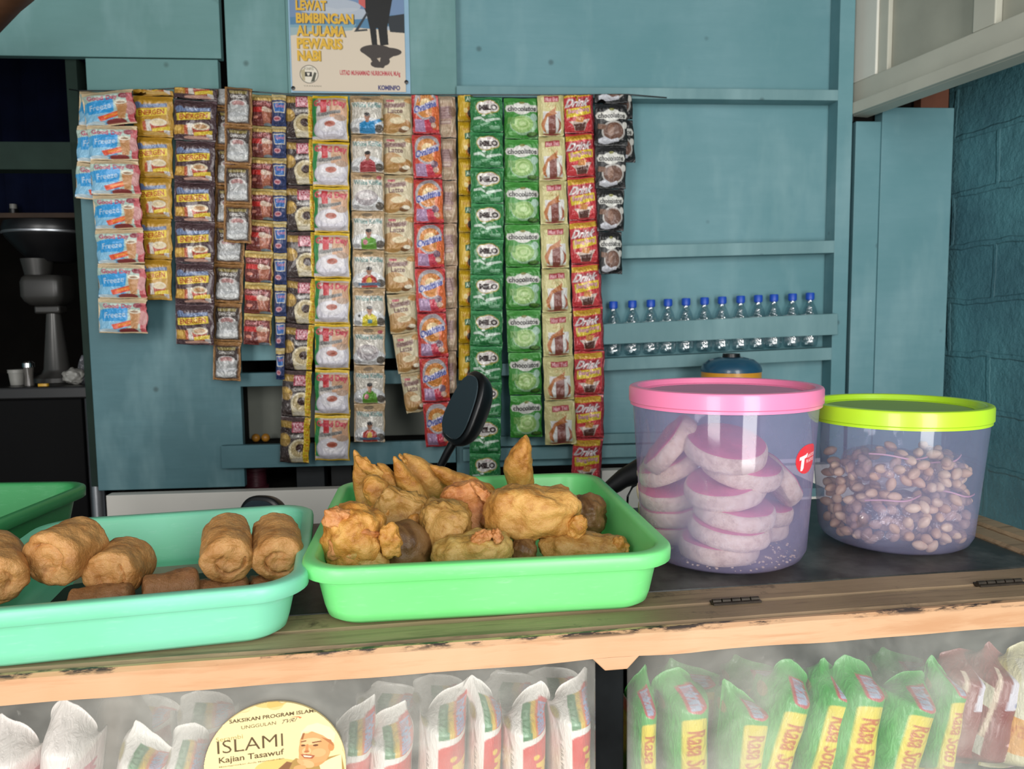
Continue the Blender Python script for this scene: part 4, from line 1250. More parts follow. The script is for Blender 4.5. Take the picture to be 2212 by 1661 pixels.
for i, (bx, by) in enumerate(zip((1325, 1366, 1406, 1443, 1482, 1522, 1560, 1600, 1638, 1672, 1712, 1750), np.linspace(651, 631, 12))):
    P = wl(bx, by, .023); P.z = bzf(bx); P.y = -.023
    lab = '%s from the left of the small clear bottles with blue caps behind the teal rail' % ords[i]
    if proto is None:
        H = wl(1325, 651, .023).z - bzf(1325); r = .0195
        proto = thing('water_bottle', lab, 'bottle', WALL @ Matrix.Translation(P), 'blue capped bottles behind the rail')
        m = MB()
        m.lathe([(.001, .006), (.006, .004), (r - .005, 0), (r - .001, .004), (r, .012), (r, .03), (r - .0012, .033), (r, .036), (r, .05), (r - .0012, .053), (r, .056), (r, H * .56), (r - .002, H * .62), (r * .68, H * .74), (r * .42, H * .82), (r * .36, H * .86), (r * .36, H * .97)], 28, cap1=False)
        m.build('body', M_PET, proto, ang=50)
        m = MB(); m.lathe([(r * .44, H * .865), (r * .44, H * .875), (r * .52, H * .88), (r * .52, H * .985), (r * .46, H), (.001, H)], 24); m.build('cap', M_CAP, proto)
        m = MB(); m.lathe([(r + .0003, H * .36), (r + .0003, H * .60)], 28, cap0=False, cap1=False); m.build('label', M_LAB, proto)
    else:
        o = copy_tree(proto); o.matrix_world = WALL @ Matrix.Translation(P); o['label'] = lab
# retaining board in front of the bottles
tboard('trim_29', (1290, 701, 745), (1810, 677, 723), .062, .016, M_RAIL)

# ================================================================== POSTER
c = Cv(246, 262, '#d3c4b0', 2)
PX = lambda x, y: ((x - 628) / 246, (y + 62) / 262)


def ppoly(pts, col, a=1): c.poly([PX(*p) for p in pts], col, a)


def ptext(txt, x0, y0, x1, y1, col, **k):
    u0, v0 = PX(x0, y0); u1, v1 = PX(x1, y1); c.text(txt, u0, v0, u1, v1, col, **k)


ppoly([(628, -62), (874, -62), (874, 40), (628, 40)], '#6d86a8'); ppoly([(628, 40), (874, 30), (874, 72), (628, 66)], '#4f7c9c')
for x, y, rx, ry in ((720, 14, 60, 16), (760, 30, 50, 12), (690, 24, 40, 8), (740, -30, 50, 14), (850, 60, 30, 5)):
    u, v_ = PX(x, y); c.ell(u, v_, rx / 246, ry / 262, '#b4bac2', .8)
ppoly([(628, 62), (770, 60), (874, 66), (874, 198), (628, 198)], '#d3c4b0')
ppoly([(628, 56), (770, 52), (760, 66), (640, 78), (628, 80)], '#7fa3ac', .8)
ppoly([(836, 34), (874, 28), (874, 70), (842, 68)], '#242a30')
ppoly([(772, -62), (866, -62), (848, 0), (842, 30), (836, 60), (838, 96), (820, 98), (816, 60), (812, 60), (814, 98), (802, 98), (798, 60), (792, 30), (782, 0)], '#0b0b0c')
ppoly([(776, -10), (790, -8), (790, 18), (776, 8)], '#c25a56')
ppoly([(792, 26), (796, 28), (774, 64), (792, 62), (794, 66), (764, 69)], '#2c3034')
for x, y, rx, ry in ((810, 108, 34, 12), (836, 112, 30, 10), (818, 124, 20, 16), (812, 138, 14, 8), (826, 132, 14, 10)):
    u, v_ = PX(x, y); c.ell(u, v_, rx / 246, ry / 262, '#3c3430')
ppoly([(776, 110), (866, 110), (840, 126), (826, 147), (806, 146), (800, 128)], '#3c3430')
ppoly([(812, 126), (820, 124), (818, 134)], '#bfae9a')
Y_ = '#d9ab34'
for txt, x0, y0, x1, y1 in (('LEWAT', 641, 3, 707, 25), ('BIMBINGAN', 641, 30, 764, 53), ('AL-ULAMA', 641, 57, 746, 81), ('PEWARIS', 641, 84, 738, 108), ('NABI', 641, 111, 691, 134)):
    ptext(txt, x0 + 2, y0 + 1, x1 + 2, y1 + 1, '#8a7434' if y0 > 80 else '#2c3848', th=.05); ptext(txt, x0, y0, x1, y1, Y_, th=.045)
u, v_ = PX(665, 163); c.ell(u, v_, 20 / 246, 20 / 262, '#5a5248'); c.ell(u, v_, 18.4 / 246, 18.4 / 262, '#ded5c4'); c.poly([PX(647, 156), PX(656, 150), PX(656, 178), PX(650, 174)], '#b3a684')
ppoly([(656, 158), (671, 158), (671, 168), (656, 168)], '#26241f'); ppoly([(660, 160), (667, 160), (665, 166), (662, 166)], '#ded5c4'); ppoly([(676, 158), (681, 160), (676, 178), (668, 180)], '#4a4a3c')
ptext('PONPES', 655, 148, 675, 154, '#8d8470', th=.02)
ptext('YAYASAN', 652, 187, 690, 190, '#77705f', th=.01)
ptext('USTAD MUHAMMAD NURROHMAN, M.Ag', 731, 153, 862, 167, '#b5424c', th=.04, dv=.004)
ptext('KOMINFO', 813, 185, 861, 196, '#34346c', th=.05, dv=.003)
img = c.out()
pl = wl(628, 70, .036); pr = wl(874, 70, .036); zt = wl(750, -62, .036).z; zb = wl(750, 198, .036).z
U, V = np.meshgrid(np.linspace(0, 1, 246), np.linspace(0, 1, 262))
ps = thing('poster', 'printed poster with yellow capitals and a dark robed figure on sand', 'poster', WALL @ Matrix.Translation(((pl.x + pr.x) / 2, -.0345, zb)))
M_POST_ = vcol_mat('printed_poster_paper', .6, .08, 0, .05, 8)
me = sheet_mesh('sheet', (U - .5) * (pr.x - pl.x), -.0030 - .0012 * np.sin(U * 5 + V * 2), (1 - V) * (zt - zb) + .0, img, M_POST_, back=False)
o = bpy.data.objects.new('sheet', me); COL.objects.link(o); o.parent = ps
m = MB(); w2 = (pr.x - pl.x) / 2
m.box(-w2 - .004, w2 + .010, -.0008, 0, -.003, zt - zb)
M_SLEEVE = plain('bluish_plastic_sleeve', '#8fb2c8', .25, .08, 10, coat=.4)
m.build('sleeve', M_SLEEVE, ps, None, False)
for x, y in ((634, 191), (878, 178)):
    p = wl(x, y, .037); m = MB(); m.tube([(0, 0, 0), (0, -.0022, 0), (0, -.003, 0)], [.0042, .0042, .0015], 14)
    m.build('pin', M_BLACK, ps, Matrix.Translation((p.x - (pl.x + pr.x) / 2, -.0036, p.z - zb)))

# ================================================================== CARDBOARD DISC ON THE COUNTER GLASS
R_ = 157.0
c = Cv(300, 300, '#ecd9a0', 2)
cx0, cy0 = 595.5, 1659.0
Q = lambda x, y: ((x - cx0) / (2 * R_) + .5, (y - cy0) / (2 * R_) + .5)


def qpoly(pts, col, a=1): c.poly([Q(*p) for p in pts], col, a)


def qell(x, y, rx, ry, col, a=1, rot=0): u, v = Q(x, y); c.ell(u, v, rx / (2 * R_), ry / (2 * R_), col, a, rot)


def qtext(txt, x0, y0, x1, y1, col, **k): u0, v0 = Q(x0, y0); u1, v1 = Q(x1, y1); c.text(txt, u0, v0, u1, v1, col, dv=k.pop('dy', 0) / (2 * R_), **k)


qell(590, 1508, 34, 10, '#e3b766', .8); qell(600, 1512, 18, 12, '#dba94e', .5); qell(470, 1620, 30, 60, '#f3e3a4', .6); qell(600, 1660, 50, 22, '#e2b95e', .8); qell(640, 1655, 30, 12, '#d4b468', .7)
qtext('SAKSIKAN PROGRAM ISLAMI', 501, 1533, 686, 1542, '#54401f', th=.03, dy=-10)
qtext('UNGGULAN', 526, 1552, 600, 1560, '#6a5730', th=.01, dy=-5); qtext('TVRI', 612, 1547, 644, 1556, '#54402a', th=.01, sl=.2, dy=-3)
qpoly([(628, 1543), (650, 1543), (657, 1546), (652, 1549), (648, 1545)], '#d8764a')
qtext('Serambi', 471, 1575, 528, 1585, '#a89050', dy=-4)
qtext('ISLAMI', 473, 1582, 614, 1612, '#5b4526', th=-.005, dy=-6)
qtext('Kajian Tasawuf', 475, 1619, 615, 1637, '#5e4826', th=.02, dy=-8)
qtext('Menghantarkan Anda Mengenal Allah', 475, 1640, 615, 1644, '#7a6232', th=.02, dy=-7)
# smiling man with a white turban, hand at the chin
qpoly([(590, 1700), (610, 1665), (640, 1640), (668, 1650), (740, 1640), (752, 1720), (600, 1760)], '#b08a4a'); qpoly([(598, 1664), (620, 1646), (632, 1650), (612, 1690)], '#8a5d38')
qpoly([(690, 1660), (716, 1648), (740, 1640), (740, 1690), (700, 1700)], '#f0e0ae')
qell(682, 1622, 35, 42, '#d9985c', 1, 8); qpoly([(650, 1600), (656, 1584), (690, 1584), (716, 1604), (712, 1640), (704, 1652), (660, 1660), (646, 1640)], '#dda066')
qell(674, 1604, 22, 8, '#efc48c', .8); qell(690, 1632, 16, 10, '#e9b47c', .7); qell(664, 1626, 10, 9, '#edc08a', .8)
qpoly([(652, 1596), (658, 1580), (676, 1580), (700, 1592), (724, 1612), (728, 1590), (716, 1574), (690, 1562), (668, 1566), (654, 1580)], '#f1e2b4'); qpoly([(652, 1597), (657, 1583), (662, 1583), (657, 1598)], '#9c6238')
qell(718, 1620, 7, 11, '#cf8d52'); qpoly([(696, 1596), (724, 1620), (718, 1604)], '#b87444')
qpoly([(652, 1602), (664, 1600), (664, 1603), (652, 1605)], '#8a5630'); qpoly([(676, 1606), (696, 1604), (698, 1607), (677, 1609)], '#8a5630')
qell(657, 1612, 5, 2.2, '#6a3f22'); qell(684, 1614, 6, 2.4, '#6a3f22'); qpoly([(664, 1610), (668, 1610), (668, 1626), (660, 1626)], '#d08c54'); qell(664, 1627, 6, 2.5, '#b87042')
qpoly([(650, 1632), (664, 1633), (682, 1638), (676, 1645), (658, 1642)], '#a85a3a'); qpoly([(656, 1634.5), (676, 1639), (672, 1641.5), (658, 1639)], '#efdcc0')
qell(664, 1656, 16, 9, '#e6b27c', 1, 20); qell(650, 1650, 9, 5, '#e2a870', 1, 40); qell(648, 1664, 14, 7, '#dca066')
img = c.out()
U, V = np.meshgrid(np.linspace(0, 1, 300), np.linspace(0, 1, 300))
ang = np.arctan2(V - .5, U - .5); rr = np.hypot(U - .5, V - .5)
lim = .492 + .004 * np.sin(ang * 7) * (np.sin(ang * 3 + 1) > .2) - .018 * np.exp(-((ang + 1.95) / .06) ** 2) - .012 * np.exp(-((ang + 1.45) / .03) ** 2) - .008 * np.exp(-((ang + .2) / .04) ** 2)
P = cl(cx0, cy0, .0085); rad = (cl(cx0 + R_, cy0, .0085).x - cl(cx0 - R_, cy0, .0085).x) / 2
dsk = thing('cardboard_sign', 'round cream cardboard sign with dark lettering and a smiling man, stuck on the counter glass', 'sign', CNT @ Matrix.Translation(P))
M_CARD = vcol_mat('printed_cardboard', .7, 0, 0, .15, 30)
me = sheet_mesh('print', (U - .5) * 2 * rad, 0 * U, (.5 - V) * 2 * rad, img * .88, M_CARD, rr < lim)
o = bpy.data.objects.new('print', me); COL.objects.link(o); o.parent = dsk
n = 120; lm = lambda a: .492 * 2 * rad * (1 - .004)
m = MB(); m.loops([[(lm(0) * cos(2 * pi * k / n), y, lm(0) * sin(2 * pi * k / n)) for k in range(n)] for y in (.0004, .0024)])
m.build('board', plain('cardboard', '#d8c48e', .8, .06), dsk, None, False)


# ================================================================== NOODLE PACKS IN THE CABINET
def noodle_white(v):
    c = Cv(70, 150, '#efebe3')
    c.ell(.24, .17, .10, .055, '#b9b2a2').ell(.24, .17, .075, .042, '#9a8c3a').poly([(.25, .22), (.29, .22), (.36, .33), (.32, .34)], '#c3beb4')
    c.text('CARA PENYAJIAN', .30, .36, .35, .70, '#55524c', rot=90, th=.02)
    for k in range(5): c.text('aduk rata lalu sajikan hangat', .14 + k * .03, .52, .155 + k * .03, .9, '#a8a49c', rot=90)
    c.poly([(.44, .08), (.52, .08), (.54, .24), (.46, .25)], '#2f7d45').poly([(.51, .08), (.57, .08), (.59, .24), (.53, .24)], '#d9b32e').poly([(.56, .08), (.60, .08), (.62, .24), (.58, .24)], '#d8743a').poly([(.59, .07), (.84, .06), (.84, .24), (.61, .24)], '#cf3a3e')
    c.text('Indomie', .60, .085, .80, .235, '#8fa6d0', rot=90, th=.05).text('mi instan', .46, .11, .52, .22, '#9cc7a4', rot=90)
    c.rect(.46, .31, .84, 1.0, '#d23a36').ell(.65, .31, .19, .035, '#d23a36').text('Mi goreng', .50, .42, .80, .92, '#edc63a', rot=90, th=.05).ell(.58, .38, .04, .018, '#edc63a')
    return c.out()


def noodle_red():
    c = Cv(70, 150, '#eee6e0')
    c.poly([(.1, .36), (.6, .26), (.6, 1), (.1, 1)], '#cf4a55').poly([(.62, .26), (.95, .18), (.95, 1), (.66, 1)], '#e3d3d0').text('Mie Ayam', .68, .30, .86, .7, '#c9607a', rot=90, th=.04).ell(.3, .7, .14, .08, '#e0a0a4')
    return c.out()


def noodle_green(v):
    c = Cv(70, 150, '#45a648')
    c.ell(.2, .5, .2, .2, '#69bb66', .5).ell(.8, .3, .2, .16, '#6cbd68', .5)
    c.poly([(.43, .09), (.62, .08), (.65, .20), (.53, .225), (.44, .20)], '#bf4a52').text('Indomie', .47, .095, .60, .20, '#a9b6d4', rot=90, th=.05)
    c.rect(.38, .29, .64, 1.0, '#e2cf3e').ell(.51, .29, .13, .035, '#e2cf3e').text('Rasa Soto Mie', .43, .34, .60, .92, '#c2672a', rot=90, th=.03)
    c.rect(.80, .62, .96, .9, '#b53a42').ell(.12, .24, .06, .05, '#c98d6a', .7)
    return c.out()


def noodle_maroon():
    c = Cv(70, 150, '#843a3a')
    c.poly([(.02, .22), (.34, .28), (.34, .44), (.02, .38)], '#c9c3ac')
    for k in range(7): c.rect(.05 + .035 * k, .28, .065 + .035 * k, .40, '#6f6a5c')
    c.poly([(.36, .14), (.40, .14), (.38, .4), (.35, .6), (.30, .8), (.26, .8), (.33, .5)], '#d9c3ae')
    c.poly([(.50, .06), (.76, .04), (.72, .38), (.46, .42)], '#ccc9d6').text('Supermi', .52, .07, .70, .40, '#59679c', rot=-90, th=.06)
    c.text('rasa Ayam', .52, .5, .66, .88, '#dfb8bc', rot=-90, th=.03).rect(.14, .66, .34, .80, '#bdb9ae').poly([(.72, .56), (1, .52), (1, .9), (.72, .9)], '#d98a3a')
    return c.out()


def noodle_cream():
    c = Cv(70, 150, '#cfc9a2')
    c.rect(0, .0, .2, 1, '#b8ab6a').rect(.3, .1, .8, .5, '#d8d4bc').poly([(.1, .5), (.6, .5), (.6, .75), (.1, .78)], '#d99a3e').text('ayam', .2, .55, .52, .68, '#c9742e').rect(.6, .6, 1, 1, '#d8b9bc').text('Mi', .68, .62, .92, .74, '#6a6fa4', th=.05)
    return c.out()


M_PACK = vcol_mat('noodle_pack_film', .34, .4, 0, .3, 7)
_pk = {}


def pack_mesh(kind, var):
    if (kind, var) in _pk: return _pk[(kind, var)]
    if kind not in _pk: _pk[kind] = {'w': lambda: noodle_white(0), 'r': noodle_red, 'g': lambda: noodle_green(0), 'm': noodle_maroon, 'c': noodle_cream}[kind]()
    img = _pk[kind]; h, w_ = img.shape[:2]
    U, V = np.meshgrid(np.linspace(0, 1, w_), np.linspace(0, 1, h)); th = (U - .5) * radians(215)
    s = np.clip(V / .22, 0, 1); s = s * s * (3 - 2 * s); e = np.clip((1 - V) / .2, 0, 1); e = e * e * (3 - 2 * e); f = s * e
    rnd = random.Random(var * 17 + ord(kind)); lean = rnd.uniform(-.3, .3); fold = rnd.uniform(-.35, .35)
    hw = .5 * (1 - .10 * (1 - f)) ; dp = .5 * f + .03
    cr = wavy(U, V, var * 3 + ord(kind), 6, 5, 16)
    x = np.sign(np.sin(th)) * np.abs(np.sin(th)) ** .75 * hw * (1 + .07 * cr * f) + lean * (1 - s) ** 2 * .8
    y = -np.cos(th) * dp * (1 + .06 * cr) - fold * (1 - s) ** 2 * .35
    z = .5 - V - .16 * (1 - s) * np.abs(2 * U - 1 + fold * 2) ** 1.2 + .02 * (1 - s) * wavy(U, V, var + 40, 3, 8, 18) + .012 * cr * (1 - f)
    me = sheet_mesh('p', x, y, z, img, M_PACK)
    _pk[(kind, var)] = me
    return me


def pack(kind, label, cx, top, wpx, tilt, back, var, H=.128, D=.075, group=None):
    p = cl(cx, top, back - .012); H = (p.z - .7525) / cos(radians(tilt)); k = cl(cx + wpx / 2, top + 60, back - D * .35).x - cl(cx - wpx / 2, top + 60, back - D * .35).x
    o = bpy.data.objects.new('noodle_pack', pack_mesh(kind, var)); COL.objects.link(o)
    a = radians(tilt)
    ctr = Vector((p.x - sin(a) * H / 2, back, p.z - cos(a) * H / 2))
    o.matrix_world = CNT @ Matrix.Translation(ctr) @ Matrix.Rotation(a, 4, 'Y') @ Matrix.Diagonal((k, D, H, 1))
    return tag(o, label, 'noodle pack', group or {'w': 'white noodle packs in the cabinet', 'g': 'green noodle packs in the cabinet'}.get(kind, 'other packs in the cabinet'))


pack('r', 'blurred white and red pack at the far left of the cabinet', 40, 1545, 105, 4, .07, 1)
pack('r', 'white pack with a folded white top and red print, second from the left', 160, 1520, 120, 8, .062, 2)
pack('w', 'white noodle pack leaning left of the round sign, further one', 322, 1560, 118, 10, .062, 3)
pack('w', 'white noodle pack partly hidden behind the left rim of the round sign', 415, 1572, 92, 10, .066, 4)
pack('w', 'white noodle pack just right of the round sign, with a crumpled white top', 775, 1520, 92, 8, .066, 5)
pack('w', 'white noodle pack, second to the right of the round sign', 848, 1530, 100, 4, .062, 6)
pack('w', 'white noodle pack with a flipped up corner, third to the right of the round sign', 960, 1480, 104, 3, .062, 7)
pack('w', 'narrow white noodle pack, third from the grey post', 1052, 1466, 74, 3, .068, 8)
pack('w', 'white noodle pack with a torn folded top, second from the grey post', 1132, 1492, 96, 1, .064, 9)
pack('w', 'white noodle pack right beside the grey post', 1230, 1463, 90, -1, .060, 10)
pack('g', 'narrow green noodle pack immediately right of the grey post', 1386, 1452, 56, 1, .062, 1)
pack('g', 'faded green noodle pack behind the dustiest glass, second from the post', 1480, 1448, 98, 0, .072, 2)
pack('g', 'faded green noodle pack with a small red emblem, third from the post', 1616, 1468, 88, 6, .068, 3)
pack('g', 'bright green noodle pack leaning right, fourth from the post', 1718, 1432, 92, 17, .066, 4)
pack('g', 'bright green noodle pack leaning right, fifth from the post', 1806, 1424, 84, 15, .074, 5)
pack('g', 'wide pale green noodle pack, sixth from the post', 1866, 1420, 104, 11, .062, 6)
pack('g', 'bright green noodle pack leaning right, seventh from the post', 1975, 1452, 96, 15, .062, 7)
pack('g', 'thin green noodle pack leaning against the maroon packs', 2050, 1424, 60, 11, .074, 8)
pack('m', 'maroon noodle pack with a white price panel beside the green packs', 2098, 1406, 120, 11, .088, 1)
pack('m', 'maroon noodle pack with large blue and white lettering', 2160, 1392, 92, 11, .076, 2)
pack('c', 'cream coloured pack at the right end of the cabinet', 2224, 1390, 96, 8, .064, 1)
M_BAGB = plain('taupe_bag', '#8d8174', .5, .1, 30)
p = cl(248, 1516, .10)
o = link('paper_bag', fritter_mesh((.046, .05, .115), 'loaf', 77, 4, .5), M_BAGB, None, CNT @ Matrix.Translation((p.x, .115, p.z - .055))); tag(o, 'taupe rounded bag between the red and white packs in the cabinet', 'bag')
for i, (cx, tp, ww_) in enumerate(((300, 1500, 130), (440, 1498, 130), (830, 1476, 130), (950, 1462, 130), (1090, 1452, 130), (1200, 1446, 130))):
    pack('w', ['back row white pack seen dimly behind the left white packs', 'back row white pack seen dimly above the left edge of the round sign', 'back row white pack seen dimly behind the second pack right of the sign',
               'back row white pack seen dimly behind the flipped corner pack', 'back row white pack seen dimly between the narrow pack and the torn top pack', 'back row white pack seen dimly nearest the grey post'][i], cx, tp, ww_, 0, .150, 20 + i % 2, D=.06, group='back row of packs in the cabinet')
for i, (cx, tp, kd) in enumerate(((1500, 1428, 'g'), (1640, 1420, 'g'), (1960, 1404, 'g'))):
    pack(kd, ['back row green pack seen dimly behind the two faded green packs', 'back row green pack seen dimly left of the leaning green packs', 'back row green pack seen dimly above the seventh green pack'][i], cx, tp, 130, 4, .155, 22, D=.06, group='back row of packs in the cabinet')

# ================================================================== SHUTTER AT THE UPPER RIGHT
M_SHUT = plain('old_white_paint', '#bdbcae', .5, .08, 7)
M_SHUTP = plain('old_white_panel', '#a5a597', .6, .12, 7)
hA = at(1838, 252, 1.845); zl = hA.z
d2 = ray(2212, 116); tt = (zl - CAM.z) / d2.z; hB = CAM + d2 * tt
dirx = Vector((hB.x - hA.x, hB.y - hA.y, 0)); LEN = dirx.length * 1.35; dirx.normalize()
SM = Matrix.Translation((hA.x, hA.y, zl)) @ Matrix.Rotation(math.atan2(dirx.y, dirx.x), 4, 'Z')
sh = thing('window_shutter', 'open whitish wooden shutter at the upper right corner', 'shutter', SM)
# local X runs from the hinge towards the street, -Y is the face looking left
f_ = -1


def sbox(name, x0, x1, y0, y1, z0, z1, mat):
    m = MB(); m.box(x0, x1, y0, y1, z0, z1); return m.build(name, mat, sh, None, False, .002)


HT = .75
sbox('bottom_rail', .0, LEN, 0, .046, 0, .074, M_SHUT)
sbox('rail_lip', .012, LEN, -.014, -.0005, 0, .026, M_SHUT)
sbox('hinge_stile', .0, .075, .001, .034, .0745, HT, plain('white_stile_paint', '#dcdbd0', .5, .05, 7))
sbox('moulding', .076, .105, .006, .030, .0745, HT, M_SHUT)
sbox('panel', .106, LEN * .55, .016, .024, .0745, HT, M_SHUTP)
sbox('middle_stile', LEN * .551, LEN * .551 + .05, .001, .034, .0745, HT, M_SHUT)
sbox('panel', LEN * .551 + .051, LEN, .016, .024, .0745, HT, M_SHUTP)
m = MB(); m.tube([(.0, -.004, -.012), (.0, -.004, .03)], .009, 12); m.build('hinge_pin', M_STEEL, sh)

# ================================================================== MOTORBIKE HANDLEBAR BEHIND THE COUNTER
M_MIR = NT('mirror_glass'); M_MIR.base('#3a474d'); M_MIR.set(Roughness=.08, Metallic=.25); M_MIR = M_MIR.mat  # grey-teal reflection is put into the base colour
M_GRIP = plain('black_rubber', '#121213', .55, .2, 60)
o0 = at(1005, 1090, 1.17)
bike = thing('motorbike_handlebar', 'black motorbike handlebar with two mirrors rising behind the green trays', 'handlebar', Matrix.Translation(o0))
L_ = lambda px, py, d: at(px, py, d) - o0


def mirror(px, py, d, w_, h_, yaw, rollr, stem):
    M = Matrix.Translation(L_(px, py, d)) @ Matrix.Rotation(radians(rollr), 4, 'Y') @ Matrix.Rotation(radians(yaw), 4, 'Z')
    vs, fs = ico(4); out = []
    for v in vs:
        e = .72; x = math.copysign(abs(v.x) ** e, v.x); z = math.copysign(abs(v.z) ** e, v.z); k = max(1e-5, (abs(x) ** (2 / e) + abs(v.y) ** 2 + abs(z) ** (2 / e)) ** .5)
        y = v.y / k
        out.append((x / k * w_ / 2 * (1 - .18 * z), (y * .034 if y > 0 else y * .007), z / k * h_ / 2))
    me = bpy.data.meshes.new('mh'); me.from_pydata(out, [], fs)
    hs = link('mirror_housing', me, M_BLACK, bike, M, True, ang=50)
    n = 48; m = MB(); ring = []
    for s_, y in ((.86, -.0066), (.84, -.0078)):
        row = []
        for i in range(n):
            a = 2 * pi * i / n; e = .72; x = math.copysign(abs(cos(a)) ** e, cos(a)); z = math.copysign(abs(sin(a)) ** e, sin(a)); k = (abs(x) ** (2 / e) + abs(z) ** (2 / e)) ** .5
            row.append((x / k * w_ / 2 * s_ * (1 - .18 * z), y, z / k * h_ / 2 * s_))
        ring.append(row)
    m.loops(ring); m.build('mirror_glass', M_MIR, hs, None, True, ang=30)
    m = MB(); m.tube([L_(*p) for p in stem], [.0075, .0065, .006, .006][:len(stem)], 12); m.build('mirror_stem', M_BLACK, bike)


mirror(1003, 880, 1.15, .080, .116, -57, 24, [(988, 940, 1.155), (968, 975, 1.155), (945, 1020, 1.16), (915, 1078, 1.165)])
mirror(566, 1128, 1.15, .084, .082, -14, 0, [(570, 1150, 1.155), (600, 1170, 1.16), (640, 1160, 1.165)])
m = MB(); m.tube([L_(520, 1150, 1.20), L_(640, 1160, 1.165), L_(915, 1078, 1.165), L_(1200, 1085, 1.165), L_(1318, 1056, 1.18)], .010, 14); m.build('bar', M_STEEL, bike)
m = MB(); m.tube([L_(1312, 1058, 1.18), L_(1330, 1046, 1.18), L_(1345, 1034, 1.183), L_(1385, 1016, 1.19), L_(1440, 1000, 1.2)], [.011, .0135, .015, .020, .018], 16); m.build('grip', M_GRIP, bike)
m = MB(); m.tube([L_(1386, 1040, 1.17), L_(1366, 1052, 1.165), L_(1356, 1072, 1.165), L_(1354, 1120, 1.17)], .0018, 8); m.build('cable', M_BLACK, bike)
c0 = L_(1000, 1086, 1.168)
m = MB(); m.tube([c0, c0 + Vector((.0, .02, -.3)), Vector((c0.x, c0.y + .05, .004 - o0.z))], .022, 14); m.build('steering_column', M_STEEL, bike)

# ================================================================== BLUE-TOPPED CONTAINER BEHIND THE PINK JAR
M_NAVY = plain('dark_blue_plastic', '#24506a', .3, .08, 10, coat=.3)
M_AMBER = plain('amber_plastic', '#d9982a', .35, .08, 10)
P = WALL @ wl(1578, 900, .13); zt = (WALL @ wl(1578, 768, .13)).z; rj = (wl(1640, 800, .13).x - wl(1515, 800, .13).x) / 2; zs = zw - .012
cn = thing('storage_tin', 'rounded tin with dark blue lid and amber band behind the pink lidded jar', 'tin', Matrix.Translation((P.x, P.y, zs + .0005)))
H = zt - zs
m = MB(); m.lathe([(.001, 0), (rj * .9, 0), (rj * .96, .01), (rj * .96, H - .062), (.001, H - .062)], 48); m.build('body', M_NAVY, cn)
m = MB(); m.lathe([(rj * .5, H - .061), (rj * .985, H - .061), (rj * .985, H - .036), (rj * .5, H - .036)], 48); m.build('band', M_AMBER, cn)
m = MB(); m.lathe([(.001, H - .0358), (rj, H - .0358), (rj * 1.0, H - .030), (rj * .93, H - .019), (rj * .72, H - .009), (rj * .4, H - .004), (.001, H - .003)], 48); ld = m.build('lid', M_NAVY, cn)
m = MB(); m.lathe([(.001, H - .004), (rj * .3, H - .004), (rj * .28, H + .004), (.001, H + .005)], 32); m.build('lid_knob', M_BLACK, ld)

# ================================================================== THINGS IN THE LOW WALL OPENINGS
WI = lambda px, py, off: WALL @ wl(px, py, off)
pb = wl(600, 890, -.10)
x0, x1 = wl(532, 890, -.10).x, wl(960, 890, -.10).x; z1 = wl(700, 834, -.10).z; z0 = zs_ = wl(700, 957, -.02).z + .0005
z0 = wl(700, 957, -.02).z + .0008
m = MB(); m.box(x0, x1, .10, .20, z0, max(z1, z0 + .14))
o = m.build('storage_box', M_GREYBOX, None, WALL, False, .003); tag(o, 'plain grey box inside the low wall opening', 'box')
for i, px in enumerate((553, 574)):
    P = wl(px, 946, -.055); r = .010
    m = MB(); vs, fs = ico(3); m.add([(v.x * r, v.y * r, v.z * r + r) for v in vs], fs)
    o = m.build('snack_ball', plain('amber_snack', '#a87428', .4, .15, 60), None, WALL @ Matrix.Translation((P.x, .055, z0))); tag(o, ['small amber ball on the sill of the low wall opening, left one', 'small amber ball on the sill of the low wall opening, right one'][i], 'ball', 'amber balls in the low opening')
zf = wl(700, 1062, 0).z + .0005
P = wl(552, 1022, -.06); sp_ = thing('thread_spool', 'maroon spool standing in the lowest wall opening', 'spool', WALL @ Matrix.Translation((P.x, .06, zf)))
M_MAR = plain('maroon_thread', '#4a1f28', .4, .25, 90)
hs_ = wl(552, 1008, -.06).z - zf
m = MB(); m.lathe([(.001, 0), (.030, 0), (.030, .006), (.001, .006)], 32); m.build('flange', M_MAR, sp_); m = MB(); m.lathe([(.001, hs_ - .006), (.030, hs_ - .006), (.030, hs_), (.001, hs_)], 32); m.build('flange', M_MAR, sp_)
m = MB(); m.lathe([(.001, .0062)] + [(.0245 + .0008 * (k % 2), .0062 + (hs_ - .0124) * k / 20) for k in range(21)] + [(.001, hs_ - .0062)], 32); m.build('thread', M_MAR, sp_)
for nm, px0, px1, pyt, off, mt, lab, cat in (('carton', 808, 834, 994, -.04, plain('cyan_carton', '#1f7f9c', .45, .06), 'small cyan carton in the lowest wall opening', 'box'),
                                            ('carton', 640, 700, 1008, -.05, plain('dark_carton', '#1c2226', .6, .3), 'dark carton left of the cyan carton in the lowest wall opening', 'box'),
                                            ('carton', 715, 760, 1004, -.06, plain('black_carton', '#191b1c', .6, .3), 'black carton nearest the cyan carton in the lowest wall opening', 'box'),
                                            ('carton', 870, 925, 1000, -.06, plain('grey_carton', '#5d5f5f', .5, .3), 'grey carton right of the cyan carton in the lowest wall opening', 'box')):
    a, b = wl(px0, 1010, off), wl(px1, 1010, off); ztop = wl((px0 + px1) / 2, pyt, off).z
    m = MB(); m.box(a.x, b.x, -off, -off + .05, zf, max(ztop, zf + .02)); m.box(a.x + .001, b.x - .001, -off - .001, -off, max(ztop, zf + .02) - .012, max(ztop, zf + .02) - .010)
    o = m.build(nm, mt, None, WALL, False, .001); tag(o, lab, cat, 'cartons in the lowest opening')

